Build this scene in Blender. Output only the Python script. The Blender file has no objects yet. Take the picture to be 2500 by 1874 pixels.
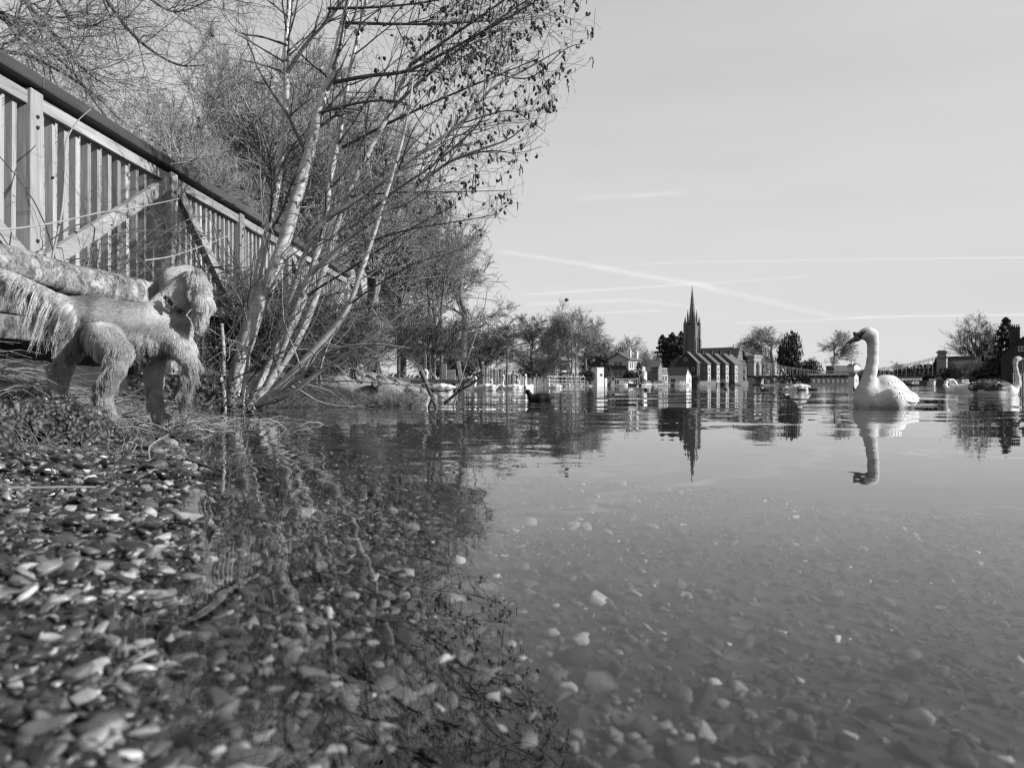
import bpy, math, random
import numpy as np
from mathutils import Vector, Matrix, Euler

random.seed(7)
RNG = np.random.default_rng(7)
SC = bpy.context.scene
COL = SC.collection
R = math.radians

# ------------------------------------------------------------------ camera, sky, sun, exposure
F, CH, HV = 1878.0, 0.18, 940.0          # focal length in photo pixels, camera height, horizon row
cam = bpy.data.cameras.new('camera')
cam.sensor_width = 36.0
cam.lens = 36.0 * F / 2500.0
cam.clip_start, cam.clip_end = 0.02, 6000.0
cam.dof.use_dof = True
cam.dof.focus_distance = 3.6
cam.dof.aperture_fstop = 9.0
cam_o = bpy.data.objects.new('camera', cam)
COL.objects.link(cam_o)
cam_o.location = (0, 0, CH)
cam_o.rotation_euler = (R(90) + math.atan((HV - 937) / F), 0, 0)
SC.camera = cam_o

SUN_AZ, SUN_EL = R(-14), R(25)           # measured from +X towards +Y
to_sun = Vector((math.cos(SUN_AZ) * math.cos(SUN_EL), math.sin(SUN_AZ) * math.cos(SUN_EL), math.sin(SUN_EL)))
sun = bpy.data.lights.new('sun', 'SUN')
sun.energy = 5.0
sun.angle = R(0.5)
sun.color = (1.0, 1.0, 1.0)              # the photograph is black and white
sun_o = bpy.data.objects.new('sun', sun)
COL.objects.link(sun_o)
sun_o.rotation_euler = to_sun.to_track_quat('Z', 'Y').to_euler()

W = bpy.data.worlds.new('World')
SC.world = W
W.use_nodes = True
wn, wl = W.node_tree.nodes, W.node_tree.links
wn.clear()


def wmath(op, a, b=None, c=None, clamp=False):
    n = wn.new('ShaderNodeMath'); n.operation = op; n.use_clamp = clamp
    for i, q in enumerate((a, b, c)):
        if q is None: continue
        if isinstance(q, (int, float)): n.inputs[i].default_value = q
        else: wl.new(q, n.inputs[i])
    return n.outputs[0]


def wdot(vec, const):
    n = wn.new('ShaderNodeVectorMath'); n.operation = 'DOT_PRODUCT'
    wl.new(vec, n.inputs[0]); n.inputs[1].default_value = const
    return n.outputs['Value']


sky = wn.new('ShaderNodeTexSky')
sky.sky_type = 'NISHITA'
sky.sun_disc = False
sky.sun_elevation = SUN_EL
sky.sun_rotation = R(90) - SUN_AZ
sky.air_density, sky.dust_density, sky.ozone_density = 1.0, 0.6, 1.0
bw = wn.new('ShaderNodeRGBToBW')
wl.new(sky.outputs[0], bw.inputs[0])
bg = wn.new('ShaderNodeBackground')
bg.inputs['Strength'].default_value = 0.085
wo = wn.new('ShaderNodeOutputWorld')
wl.new(bg.outputs[0], wo.inputs[0])
tc = wn.new('ShaderNodeTexCoord')
dirv = tc.outputs['Generated']


def pix_dir(u, v):
    return Vector(((u - 1250) / F, 1.0, (HV - v) / F)).normalized()


# thin high cloud and the contrails: all in sky directions
hz = wn.new('ShaderNodeTexNoise'); hz.inputs['Scale'].default_value = 2.2; hz.inputs['Detail'].default_value = 5
mp = wn.new('ShaderNodeMapping'); mp.inputs['Scale'].default_value = (1.0, 1.0, 7.0); mp.inputs['Rotation'].default_value = (0, R(4), 0)
wl.new(dirv, mp.inputs[0]); wl.new(mp.outputs[0], hz.inputs['Vector'])
fine = wn.new('ShaderNodeTexNoise'); fine.inputs['Scale'].default_value = 38.0; fine.inputs['Detail'].default_value = 4
wl.new(dirv, fine.inputs['Vector'])
trail_sum = None
for (u0, v0, u1, v1, w, g) in (
        (1205, 610, 1480, 655, 7, .75), (1440, 648, 1760, 706, 9, .9), (1700, 694, 2060, 778, 9, .55),
        (1250, 721, 1700, 693, 3.5, .8), (1660, 696, 2000, 672, 4, .4), (1560, 642, 2140, 632, 3.0, .55), (2080, 633, 2640, 627, 2.6, .8),
        (1280, 742, 1560, 731, 5, .7), (1540, 731, 1720, 752, 5, .45), (1420, 765, 1625, 758, 4, .6),
        (1780, 790, 2160, 774, 3.2, .6), (2040, 775, 2660, 765, 3.4, .95),
        (1300, 668, 1640, 640, 3, .25), (1390, 487, 1690, 468, 8, .35), (1530, 480, 1660, 470, 5, .3)):
    a, b = pix_dir(u0, v0), pix_dir(u1, v1)
    n = a.cross(b).normalized(); t = (b - a).normalized(); m = (a + b) * .5; half = (b - a).length * .5
    jit = wmath('MULTIPLY', wmath('SUBTRACT', fine.outputs[0], .5), w / F * 1.1)
    off = wmath('ABSOLUTE', wmath('ADD', wdot(dirv, n), jit))
    side = wmath('SUBTRACT', 1.0, wmath('DIVIDE', off, w / F * 1.3), clamp=True)
    side = wmath('POWER', side, 1.4)
    al = wmath('ABSOLUTE', wmath('SUBTRACT', wdot(dirv, t), m.dot(t)))
    end = wmath('MULTIPLY', wmath('SUBTRACT', 1.0, wmath('DIVIDE', al, half), clamp=True), 4.5, clamp=True)
    q = wmath('MULTIPLY', wmath('MULTIPLY', side, end), g)
    trail_sum = q if trail_sum is None else wmath('ADD', trail_sum, q)
front = wmath('GREATER_THAN', wdot(dirv, (0, 1, 0)), 0.2)
trail = wmath('MULTIPLY', wmath('MULTIPLY', trail_sum, front), .85)
trail = wmath('MULTIPLY', trail, wmath('ADD', .55, wmath('MULTIPLY', fine.outputs[0], .9)))
# flatten the sky's range and darken the zenith to cut fill light, then add streaks
sq_ = wmath('POWER', bw.outputs[0], 2.0)
flat = wmath('MULTIPLY', wmath('DIVIDE', sq_, wmath('ADD', sq_, .98)), 5.05)      # film-like shoulder: pale low sky, deep zenith
SKYTRIM = wmath('MULTIPLY', flat, wmath('ADD', .91, wmath('MULTIPLY', hz.outputs[0], .18)))
total = wmath('ADD', SKYTRIM, trail)
comb = wn.new('ShaderNodeCombineColor')
for i in range(3): wl.new(total, comb.inputs[i])
wl.new(comb.outputs[0], bg.inputs['Color'])

SC.render.engine = 'CYCLES'
SC.view_settings.view_transform = 'Standard'
SC.view_settings.look = 'None'
SC.view_settings.gamma = 1.0
SC.view_settings.use_curve_mapping = False
SC.view_settings.exposure = 0.8                          # raises the sun's brightness; sky strength is lowered to match, for harder contrast
cy = SC.cycles
cy.max_bounces, cy.diffuse_bounces, cy.glossy_bounces, cy.transparent_max_bounces = 7, 2, 3, 12
cy.transmission_bounces = 3
cy.caustics_reflective = cy.caustics_refractive = False
cy.sample_clamp_indirect = 6.0
cy.use_denoising = True
cy.denoising_input_passes = 'RGB_ALBEDO_NORMAL'
cy.denoising_prefilter = 'NONE'
cy.use_light_tree = False
cy.sampling_pattern = 'BLUE_NOISE'
cy.use_adaptive_sampling = False
cy.pixel_filter_type = 'BLACKMAN_HARRIS'
cy.filter_width = 1.35
SC.cycles_curves.shape = 'THICK'

# ------------------------------------------------------------------ helpers


def P(u, v, Y):
    return Vector(((u - 1250) / F * Y, Y, CH + (HV - v) / F * Y))


def tag(o, label=None, cat=None, group=None, kind=None):
    if label: o['label'] = label
    if cat: o['category'] = cat
    if group: o['group'] = group
    if kind: o['kind'] = kind
    return o


def empty(name, loc=(0, 0, 0), rz=0.0, scale=1.0):
    o = bpy.data.objects.new(name, None)
    o.empty_display_size = .1
    COL.objects.link(o)
    o.location = loc
    o.rotation_euler = (0, 0, rz)
    if scale != 1.0: o.scale = (scale,) * 3
    return o


def link(name, me, parent=None, mat=None):
    if mat is not None and not me.materials: me.materials.append(mat)
    o = bpy.data.objects.new(name, me)
    COL.objects.link(o)
    if parent is not None: o.parent = parent
    return o


def np_mesh(name, V, faces, mat, parent=None, smooth=False, col=None, link_it=True):
    """V (n,3); faces: list of (m,k) int arrays; col: per-vertex grey"""
    if isinstance(faces, np.ndarray): faces = [faces]
    me = bpy.data.meshes.new(name)
    V = np.asarray(V, dtype=np.float32)
    me.vertices.add(len(V)); me.vertices.foreach_set('co', V.ravel())
    loops = np.concatenate([f.ravel() for f in faces]).astype(np.int32)
    cnt = np.concatenate([np.full(len(f), f.shape[1]) for f in faces])
    start = np.concatenate(([0], np.cumsum(cnt)[:-1])).astype(np.int32)
    me.loops.add(len(loops)); me.loops.foreach_set('vertex_index', loops)
    me.polygons.add(len(cnt)); me.polygons.foreach_set('loop_start', start)
    if smooth: me.polygons.foreach_set('use_smooth', np.ones(len(cnt), dtype=bool))
    if col is not None:
        at = me.attributes.new('tone', 'FLOAT', 'POINT')
        at.data.foreach_set('value', np.asarray(col, dtype=np.float32))
    me.update(calc_edges=True)
    me.validate()
    if mat is not None: me.materials.append(mat)
    return link(name, me, parent) if link_it else me


class MB:
    """collects simple shapes into one mesh"""
    def __init__(s): s.v, s.f = [], []

    def add(s, vs, fs):
        n = len(s.v); s.v += [tuple(q) for q in vs]; s.f += [tuple(i + n for i in f) for f in fs]; return s

    def box(s, c, d, rz=0.0, top=1.0):
        x, y, z = d[0] / 2, d[1] / 2, d[2] / 2
        vs = [Vector((a * x * (top if k > 0 else 1), b * y * (top if k > 0 else 1), k * z)) for k in (-1, 1) for a, b in ((-1, -1), (1, -1), (1, 1), (-1, 1))]
        M = Matrix.Rotation(rz, 3, 'Z')
        return s.add([M @ q + Vector(c) for q in vs], [(3, 2, 1, 0), (4, 5, 6, 7), (0, 1, 5, 4), (1, 2, 6, 5), (2, 3, 7, 6), (3, 0, 4, 7)])

    def bb(s, x0, x1, y0, y1, z0, z1):
        return s.box(((x0 + x1) / 2, (y0 + y1) / 2, (z0 + z1) / 2), (abs(x1 - x0), abs(y1 - y0), abs(z1 - z0)))

    def beam(s, a, b, w, h, up=(0, 0, 1)):
        a, b = Vector(a), Vector(b); t = (b - a).normalized(); u = Vector(up)
        r = t.cross(u)
        if r.length < 1e-4: r = t.cross(Vector((1, 0, 0)))
        r.normalize(); u = r.cross(t).normalized()
        vs = [q + r * (i * w / 2) + u * (j * h / 2) for q in (a, b) for i, j in ((-1, -1), (1, -1), (1, 1), (-1, 1))]
        return s.add(vs, [(0, 1, 2, 3), (7, 6, 5, 4), (1, 0, 4, 5), (2, 1, 5, 6), (3, 2, 6, 7), (0, 3, 7, 4)])

    def cyl(s, a, b, r0, r1=None, n=8, caps=True):
        r1 = r0 if r1 is None else r1
        a, b = Vector(a), Vector(b); t = (b - a).normalized()
        u = t.cross(Vector((0, 0, 1)))
        if u.length < 1e-3: u = Vector((1, 0, 0))
        u.normalize(); w = t.cross(u)
        vs = [q + (u * math.cos(2 * math.pi * i / n) + w * math.sin(2 * math.pi * i / n)) * r for q, r in ((a, r0), (b, r1)) for i in range(n)]
        fs = [(i, (i + 1) % n, n + (i + 1) % n, n + i) for i in range(n)]
        if caps: fs += [tuple(range(n))[::-1], tuple(range(n, 2 * n))]
        return s.add(vs, fs)

    def prism(s, pts, axis_vec):
        """pts: planar polygon (list of 3d), extruded along axis_vec"""
        a = Vector(axis_vec); n = len(pts); pts = [Vector(p) for p in pts]
        vs = pts + [p + a for p in pts]
        fs = [tuple(range(n))[::-1], tuple(range(n, 2 * n))] + [(i, (i + 1) % n, n + (i + 1) % n, n + i) for i in range(n)]
        return s.add(vs, fs)

    def cone(s, c, r, h, n=8, rz=0.0):
        c = Vector(c)
        vs = [c + Vector((math.cos(rz + 2 * math.pi * i / n) * r, math.sin(rz + 2 * math.pi * i / n) * r, 0)) for i in range(n)] + [c + Vector((0, 0, h))]
        return s.add(vs, [(i, (i + 1) % n, n) for i in range(n)] + [tuple(range(n))[::-1]])

    def ball(s, c, r, sc=(1, 1, 1), n=8, m=6):
        c = Vector(c); vs = []
        for j in range(1, m):
            a = math.pi * j / m
            for i in range(n):
                b = 2 * math.pi * i / n
                vs.append(c + Vector((r * sc[0] * math.sin(a) * math.cos(b), r * sc[1] * math.sin(a) * math.sin(b), r * sc[2] * math.cos(a))))
        vs += [c + Vector((0, 0, r * sc[2])), c - Vector((0, 0, r * sc[2]))]
        k = (m - 1) * n
        fs = [((j) * n + i, (j + 1) * n + i, (j + 1) * n + (i + 1) % n, j * n + (i + 1) % n) for j in range(m - 2) for i in range(n)]
        fs += [(k, i, (i + 1) % n) for i in range(n)] + [(k + 1, (m - 2) * n + (i + 1) % n, (m - 2) * n + i) for i in range(n)]
        return s.add(vs, fs)

    def mesh(s, name, mat=None, smooth=False):
        me = bpy.data.meshes.new(name)
        me.from_pydata(s.v, [], s.f)
        if smooth:
            for p in me.polygons: p.use_smooth = True
        me.update()
        if mat is not None: me.materials.append(mat)
        return me

    def build(s, name, mat, parent=None, smooth=False, bevel=0.0):
        o = link(name, s.mesh(name, mat, smooth), parent)
        if bevel:
            b = o.modifiers.new('bevel', 'BEVEL'); b.width = bevel; b.segments = 2; b.limit_method = 'ANGLE'
        return o


def copy_tree(o, parent=None):
    c = o.copy(); COL.objects.link(c); c.parent = parent
    for ch in list(o.children):
        copy_tree(ch, c)
    return c


# ---- splines / tubes / branching (vectorised)
def spline(pts, k):
    """Catmull-Rom through pts (n,d) resampled to k rows"""
    p = np.asarray(pts, float)
    p = np.vstack([2 * p[0] - p[1], p, 2 * p[-1] - p[-2]])
    n = len(p) - 3
    t = np.linspace(0, n - 1e-6, k); i = t.astype(int); f = (t - i)[:, None]
    a, b, c, d = p[i], p[i + 1], p[i + 2], p[i + 3]
    return .5 * (2 * b + (c - a) * f + (2 * a - 5 * b + 4 * c - d) * f ** 2 + (3 * b - a - 3 * c + d) * f ** 3)


def unit(a):
    return a / np.maximum(np.linalg.norm(a, axis=-1, keepdims=True), 1e-9)


def tubes(Q, rad, S=3, cap=False):
    """Q (N,K,3), rad (N,K) -> verts, quads"""
    N, K, _ = Q.shape
    T = np.gradient(Q, axis=1); T = unit(T)
    ref = np.where(np.abs(T[:, :1, 2:3]) < .8, np.array([0., 0, 1]), np.array([1., 0, 0]))
    ref = np.broadcast_to(ref, T.shape)
    A = unit(np.cross(T, ref)); B = np.cross(T, A)
    an = np.arange(S) * 2 * np.pi / S
    V = Q[:, :, None, :] + rad[:, :, None, None] * (A[:, :, None, :] * np.cos(an)[None, None, :, None] + B[:, :, None, :] * np.sin(an)[None, None, :, None])
    idx = np.arange(N * K * S).reshape(N, K, S)
    a = idx[:, :-1, :]; b = np.roll(a, -1, axis=2); d = idx[:, 1:, :]; c = np.roll(d, -1, axis=2)
    Fq = np.stack([a, b, c, d], axis=-1).reshape(-1, 4)
    return V.reshape(-1, 3), Fq


def join_tubes(sets):
    """sets: list of (Q, rad, S)"""
    Vs, Fs, n = [], [], 0
    for Q, r, S in sets:
        if len(Q) == 0: continue
        v, f = tubes(Q, r, S)
        Vs.append(v); Fs.append(f + n); n += len(v)
    return np.vstack(Vs), np.vstack(Fs)


def sprout(Q, rad, n, rng, t0=.25, t1=1.0, ang=(30, 60), ln=(.3, .6), K=6, up=0.0, wob=.15, rr=.6, tip=.25, absolute=False, rmin=.002, bias=None):
    """n children on the polylines Q"""
    N, KK, _ = Q.shape
    L = np.linalg.norm(np.diff(Q, axis=1), axis=2).sum(1)
    pi = rng.choice(N, size=n, p=L / L.sum())
    t = rng.uniform(t0, t1, n)
    s = t * (KK - 1); i = np.minimum(s.astype(int), KK - 2); f = (s - i)[:, None]
    pos = Q[pi, i] * (1 - f) + Q[pi, i + 1] * f
    tan = unit(Q[pi, i + 1] - Q[pi, i])
    r0 = (rad[pi, i] * (1 - f[:, 0]) + rad[pi, i + 1] * f[:, 0]) * rr
    rnd = rng.normal(size=(n, 3))
    if bias is not None: rnd = rnd + np.asarray(bias)
    perp = unit(np.cross(np.cross(tan, rnd), tan))
    a = np.radians(rng.uniform(ang[0], ang[1], n))[:, None]
    d = unit(np.cos(a) * tan + np.sin(a) * perp)
    if absolute: ll = rng.uniform(ln[0], ln[1], n)
    else: ll = L[pi] * rng.uniform(ln[0], ln[1], n) * (1.05 - .55 * t)
    step = (ll / (K - 1))[:, None]
    out = [pos]
    upv = np.array([0, 0, 1.0])
    for k in range(K - 1):
        d = unit(d + rng.normal(size=(n, 3)) * wob + upv * up)
        out.append(out[-1] + d * step)
    QQ = np.stack(out, axis=1)
    taper = np.linspace(1, tip, K)[None, :]
    RR = np.maximum(r0[:, None] * taper, rmin)
    return QQ, RR


# ---- smooth implicit bodies (surface nets)
def surface_nets(f, org, h):
    s = f < 0
    nx, ny, nz = f.shape
    c = [(i, j, k) for i in (0, 1) for j in (0, 1) for k in (0, 1)]
    def cs(a, o): return a[o[0]:nx - 1 + o[0], o[1]:ny - 1 + o[1], o[2]:nz - 1 + o[2]]
    cnt = sum(cs(s, o).astype(np.int8) for o in c)
    mixed = (cnt > 0) & (cnt < 8)
    acc = np.zeros(mixed.shape + (3,)); num = np.zeros(mixed.shape)
    for a in c:
        for ax in range(3):
            if a[ax]: continue
            b = list(a); b[ax] = 1
            fa, fb = cs(f, a), cs(f, b)
            x = (fa < 0) != (fb < 0)
            t = np.where(x, fa / np.where(x, fa - fb, 1), 0)
            for q in range(3):
                acc[..., q] += np.where(x, a[q] + (t if q == ax else 0), 0)
            num += x
    ids = -np.ones(mixed.shape, int)
    w = np.argwhere(mixed)
    ids[mixed] = np.arange(len(w))
    V = (w + acc[mixed] / num[mixed][:, None]) * h + np.asarray(org)
    faces = []
    for ax in range(3):
        b1, b2 = (ax + 1) % 3, (ax + 2) % 3
        sl0 = [slice(1, -1)] * 3; sl1 = [slice(1, -1)] * 3
        sl0[ax] = slice(0, -1); sl1[ax] = slice(1, None)
        s0, s1 = s[tuple(sl0)], s[tuple(sl1)]
        e = np.argwhere(s0 != s1)
        inside = s0[s0 != s1]
        base = e.copy()
        for q in range(3):
            if q != ax: base[:, q] += 1
        def cell(d1, d2):
            m = base.copy(); m[:, b1] -= d1; m[:, b2] -= d2
            return ids[m[:, 0], m[:, 1], m[:, 2]]
        q4 = np.stack([cell(1, 1), cell(0, 1), cell(0, 0), cell(1, 0)], axis=1)
        q4[~inside] = q4[~inside][:, ::-1]
        faces.append(q4)
    return V, np.vstack(faces)


def implicit(segs, h, k=.02, flat=None, extra=None):
    """segs: (a, ra, b, rb); smooth union; returns V, F, field"""
    A = np.array([s[0] for s in segs], float); B = np.array([s[2] for s in segs], float)
    ra = np.array([s[1] for s in segs], float); rb = np.array([s[3] for s in segs], float)
    m = np.maximum(ra, rb).max() + 3 * h + k
    lo = np.minimum(A - ra[:, None], B - rb[:, None]).min(0) - 3 * h - k
    hi = np.maximum(A + ra[:, None], B + rb[:, None]).max(0) + 3 * h + k
    n = np.ceil((hi - lo) / h).astype(int) + 1
    g = np.stack(np.meshgrid(*[lo[i] + np.arange(n[i]) * h for i in range(3)], indexing='ij'), axis=-1)
    acc = np.zeros(g.shape[:3])
    for a, b, r0, r1 in zip(A, B, ra, rb):
        ab = b - a; L2 = max(ab @ ab, 1e-9)
        t = np.clip(((g - a) @ ab) / L2, 0, 1)
        d = np.linalg.norm(g - (a + t[..., None] * ab), axis=-1) - (r0 + (r1 - r0) * t)
        acc += np.exp(np.clip(-d / k, -60, 60))
    f = -k * np.log(np.maximum(acc, 1e-26))
    f = f + .7 * k                                   # a smooth union swells thin limbs: take that back
    if extra is not None: f = extra(f, g)
    if flat is not None: f = np.maximum(f, flat - g[..., 2])
    return surface_nets(f, lo, h)


def chain(pts):
    """list of (pos, r) -> segments"""
    return [(pts[i][0], pts[i][1], pts[i + 1][0], pts[i + 1][1]) for i in range(len(pts) - 1)]
# ------------------------------------------------------------------ materials (all neutral: the photograph is black and white)
MATS = {}
ALB = .78                                # the print is contrasty: everything sits a little darker than its textbook value


class NT:
    def __init__(s, name):
        s.m = bpy.data.materials.new(name); s.m.use_nodes = True
        s.t = s.m.node_tree; s.n = s.t.nodes; s.l = s.t.links
        s.n.clear(); s.out = s.n.new('ShaderNodeOutputMaterial')

    def node(s, typ, **kw):
        n = s.n.new(typ)
        for k, v in kw.items():
            if k in ('operation', 'data_type', 'blend_type', 'feature', 'use_clamp', 'attribute_name', 'noise_dimensions', 'wave_type', 'bands_direction', 'vector_type', 'attribute_type', 'distance', 'wave_profile', 'clamp'): setattr(n, k, v)
            else: s.set(n.inputs[k], v)
        return n

    def set(s, inp, v):
        if isinstance(v, bpy.types.NodeSocket): s.l.new(v, inp)
        elif isinstance(v, (tuple, list)) or not hasattr(inp, 'default_value') or not hasattr(inp.default_value, '__len__'): inp.default_value = v
        else: inp.default_value = (v, v, v, 1.0) if len(inp.default_value) == 4 else (v, v, v)

    def math(s, op, a, b=None, c=None, clamp=False):
        n = s.n.new('ShaderNodeMath'); n.operation = op; n.use_clamp = clamp
        for i, q in enumerate((a, b, c)):
            if q is not None: s.set(n.inputs[i], q)
        return n.outputs[0]

    def coord(s, kind='Object', scale=(1, 1, 1), rot=(0, 0, 0)):
        t = s.n.new('ShaderNodeTexCoord')
        m = s.n.new('ShaderNodeMapping'); m.inputs['Scale'].default_value = scale; m.inputs['Rotation'].default_value = rot
        s.l.new(t.outputs[kind], m.inputs[0]); return m.outputs[0]

    def world(s, scale=(1, 1, 1), rot=(0, 0, 0)):
        g = s.n.new('ShaderNodeNewGeometry')
        m = s.n.new('ShaderNodeMapping'); m.inputs['Scale'].default_value = scale; m.inputs['Rotation'].default_value = rot
        s.l.new(g.outputs['Position'], m.inputs[0]); return m.outputs[0]

    def noise(s, vec, scale, detail=4, rough=.55, dist=0.0):
        n = s.n.new('ShaderNodeTexNoise'); n.inputs['Scale'].default_value = scale; n.inputs['Detail'].default_value = detail
        n.inputs['Roughness'].default_value = rough; n.inputs['Distortion'].default_value = dist
        s.l.new(vec, n.inputs['Vector']); return n.outputs[0]

    def ramp(s, fac, stops):
        r = s.n.new('ShaderNodeValToRGB'); e = r.color_ramp.elements
        while len(e) > 1: e.remove(e[-1])
        e[0].position = stops[0][0]; e[0].color = (stops[0][1],) * 3 + (1,)
        for p, c in stops[1:]:
            q = e.new(p); q.color = (c, c, c, 1)
        s.l.new(fac, r.inputs[0]); return r.outputs[0]

    def rnd(s):
        return s.n.new('ShaderNodeObjectInfo').outputs['Random']

    def attr(s, name):
        a = s.n.new('ShaderNodeAttribute'); a.attribute_name = name; return a.outputs['Fac']

    def bsdf(s, col, rough=.7, bump=None, bstr=.5, bdist=.01, spec=.4, coat=0.0, coat_rough=.1, **kw):
        b = s.n.new('ShaderNodeBsdfPrincipled')
        s.set(b.inputs['Base Color'], col); s.set(b.inputs['Roughness'], rough)
        b.inputs['Specular IOR Level'].default_value = spec
        s.set(b.inputs['Coat Weight'], coat); b.inputs['Coat Roughness'].default_value = coat_rough
        if bump is not None:
            bm = s.n.new('ShaderNodeBump'); bm.inputs['Strength'].default_value = bstr; bm.inputs['Distance'].default_value = bdist
            s.l.new(bump, bm.inputs['Height']); s.l.new(bm.outputs[0], b.inputs['Normal'])
        s.l.new(b.outputs[0], s.out.inputs[0]); return b


def simple(name, base, var=.35, scale=3.0, rough=.75, bump=.4, bdist=.02, spec=.3, rnd=0.0, detail=5, coord='Object', stretch=(1, 1, 1), coat=0.0):
    base *= ALB
    t = NT(name)
    v = t.coord(coord, stretch)
    n = t.noise(v, scale, detail)
    c = t.ramp(n, [(.25, base * (1 - var)), (.75, base * (1 + var))])
    if rnd:
        f = t.math('ADD', 1 - rnd, t.math('MULTIPLY', t.rnd(), 2 * rnd))
        vm = t.node('ShaderNodeVectorMath', operation='SCALE'); t.l.new(c, vm.inputs[0]); t.l.new(f, vm.inputs['Scale']); c = vm.outputs[0]
    t.bsdf(c, rough, n if bump else None, bump, bdist, spec, coat)
    MATS[name] = t.m
    return t.m


def scaled(t, c, f):
    vm = t.node('ShaderNodeVectorMath', operation='SCALE'); t.l.new(c, vm.inputs[0]); t.set(vm.inputs['Scale'], f); return vm.outputs[0]


# timber with grain along local z (posts, balusters) or y (rails)
def timber(name, base, axis=2, rough=.7, rnd=.18):
    base *= ALB
    t = NT(name)
    st = [22.0, 22.0, 22.0]; st[axis] = 1.3
    v = t.coord('Object', tuple(st))
    ad = t.node('ShaderNodeVectorMath', operation='ADD'); t.l.new(v, ad.inputs[0])
    cm = t.node('ShaderNodeCombineXYZ'); r7 = t.math('MULTIPLY', t.rnd(), 37.0)
    for i in range(3): t.l.new(r7, cm.inputs[i])
    t.l.new(cm.outputs[0], ad.inputs[1])
    g = t.noise(ad.outputs[0], 1.6, 5, .6, 1.2)
    st2 = [3.0, 3.0, 3.0]; st2[axis] = 1.0
    big = t.noise(t.coord('Object', tuple(st2)), 1.3, 3)
    c = t.ramp(g, [(.28, base * .5), (.42, base * .82), (.58, base * 1.05), (.74, base * 1.28)])
    c = scaled(t, c, t.math('MULTIPLY', t.math('ADD', .72, t.math('MULTIPLY', big, .55)), t.math('ADD', 1 - rnd, t.math('MULTIPLY', t.rnd(), 2 * rnd))))
    t.bsdf(c, rough, g, .35, .004, .3)
    MATS[name] = t.m


timber('timber', .31, 2, .7, .34)
timber('timber_rail', .28, 1)
timber('timber_dark', .055, 1, .6)
timber('timber_board', .095, 2, .75, .35)
timber('timber_grey', .19, 2, .8, .35)

# alder bark: smooth, with pale lenticel bands round the stem
t = NT('alder_bark')
v = t.coord('Object', (9, 9, 42))
ln = t.noise(v, 1.4, 3, .6)
big = t.noise(t.coord('Object', (1, 1, 1)), 4.5, 4)
c = t.ramp(big, [(.3, .22), (.5, .34), (.72, .46)])
sp = t.ramp(ln, [(.30, .45), (.40, .9), (.62, 1.0), (.72, 1.5)])
mx = t.node('ShaderNodeVectorMath', operation='MULTIPLY'); t.l.new(c, mx.inputs[0]); t.l.new(sp, mx.inputs[1])
t.bsdf(mx.outputs[0], .48, ln, .5, .006, .5)
MATS['alder_bark'] = t.m
simple('alder_branch', .085, .4, 9, .55, .3, .003, .4)
simple('alder_twig', .10, .3, 9, .6, 0)
simple('pale_twig', .26, .3, 12, .6, 0)
simple('cone_dark', .035, .4, 60, .6, .4, .002)
simple('bark_grey', .15, .45, 6, .85, .6, .03)
simple('bark_dark', .085, .45, 6, .85, .6, .03)
simple('twig_grey', .25, .25, 1.2, .8, 0, rnd=.12)
simple('twig_dark', .085, .3, 1.2, .8, 0, rnd=.15)
simple('twig_pale', .34, .25, 1.2, .8, 0, rnd=.12)
simple('conifer', .042, .6, 2.0, .8, 0, rnd=.2)
simple('hedge_leaf', .055, .6, 2.0, .7, 0, rnd=.2)
simple('ivy_leaf', .06, .7, 20.0, .35, 0)
simple('straw', .25, .45, 14.0, .6, 0)
simple('dead_grass', .14, .6, 9.0, .65, 0)
simple('grass_blade', .075, .6, 9.0, .55, 0)
simple('white_render', .62, .06, .8, .8, .1, .01)
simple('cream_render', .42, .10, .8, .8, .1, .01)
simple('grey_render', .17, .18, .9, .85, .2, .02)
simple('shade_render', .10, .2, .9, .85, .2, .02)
simple('church_stone', .13, .4, .9, .9, .5, .06)
simple('bridge_stone', .27, .16, .8, .85, .3, .03)
simple('brick_dark', .04, .35, 1.4, .9, .3, .02)
simple('roof_slate', .10, .35, 2.4, .6, .4, .03, stretch=(1, 1, 3))
simple('roof_dark', .026, .4, 2.0, .75, .3, .03)
simple('iron_dark', .025, .3, 2.0, .5, 0)
simple('iron_white', .45, .1, 2.0, .5, 0)
simple('boat_white', .60, .05, 1.0, .3, 0, spec=.5)
simple('boat_dark', .03, .3, 1.0, .35, 0)
simple('canvas_dark', .05, .3, 2.0, .8, 0)
simple('window_glass', .02, .3, 1.0, .08, 0, spec=.6)
simple('window_frame', .55, .05, 1.0, .6, 0)
simple('concrete', .22, .35, 3.0, .9, .6, .05)
simple('quay_stone', .13, .4, 1.1, .9, .5, .06)
simple('bank_soil', .022, .6, 3.0, .9, .8, .05)
simple('meadow', .09, .5, .25, .95, .3, .05)
simple('swan_bill', .05, .4, 30, .35, .2, .002, .5)
simple('swan_black', .012, .3, 30, .35, 0, spec=.5)
simple('coot_black', .008, .4, 20, .7, .3, .004, .15)
simple('duck_white', .6, .08, 20, .6, 0)
simple('duck_brown', .06, .4, 20, .6, 0)
simple('collar', .07, .5, 160, .5, .5, .001)
simple('metal_buckle', .12, .2, 30, .3, 0, spec=.6)

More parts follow.
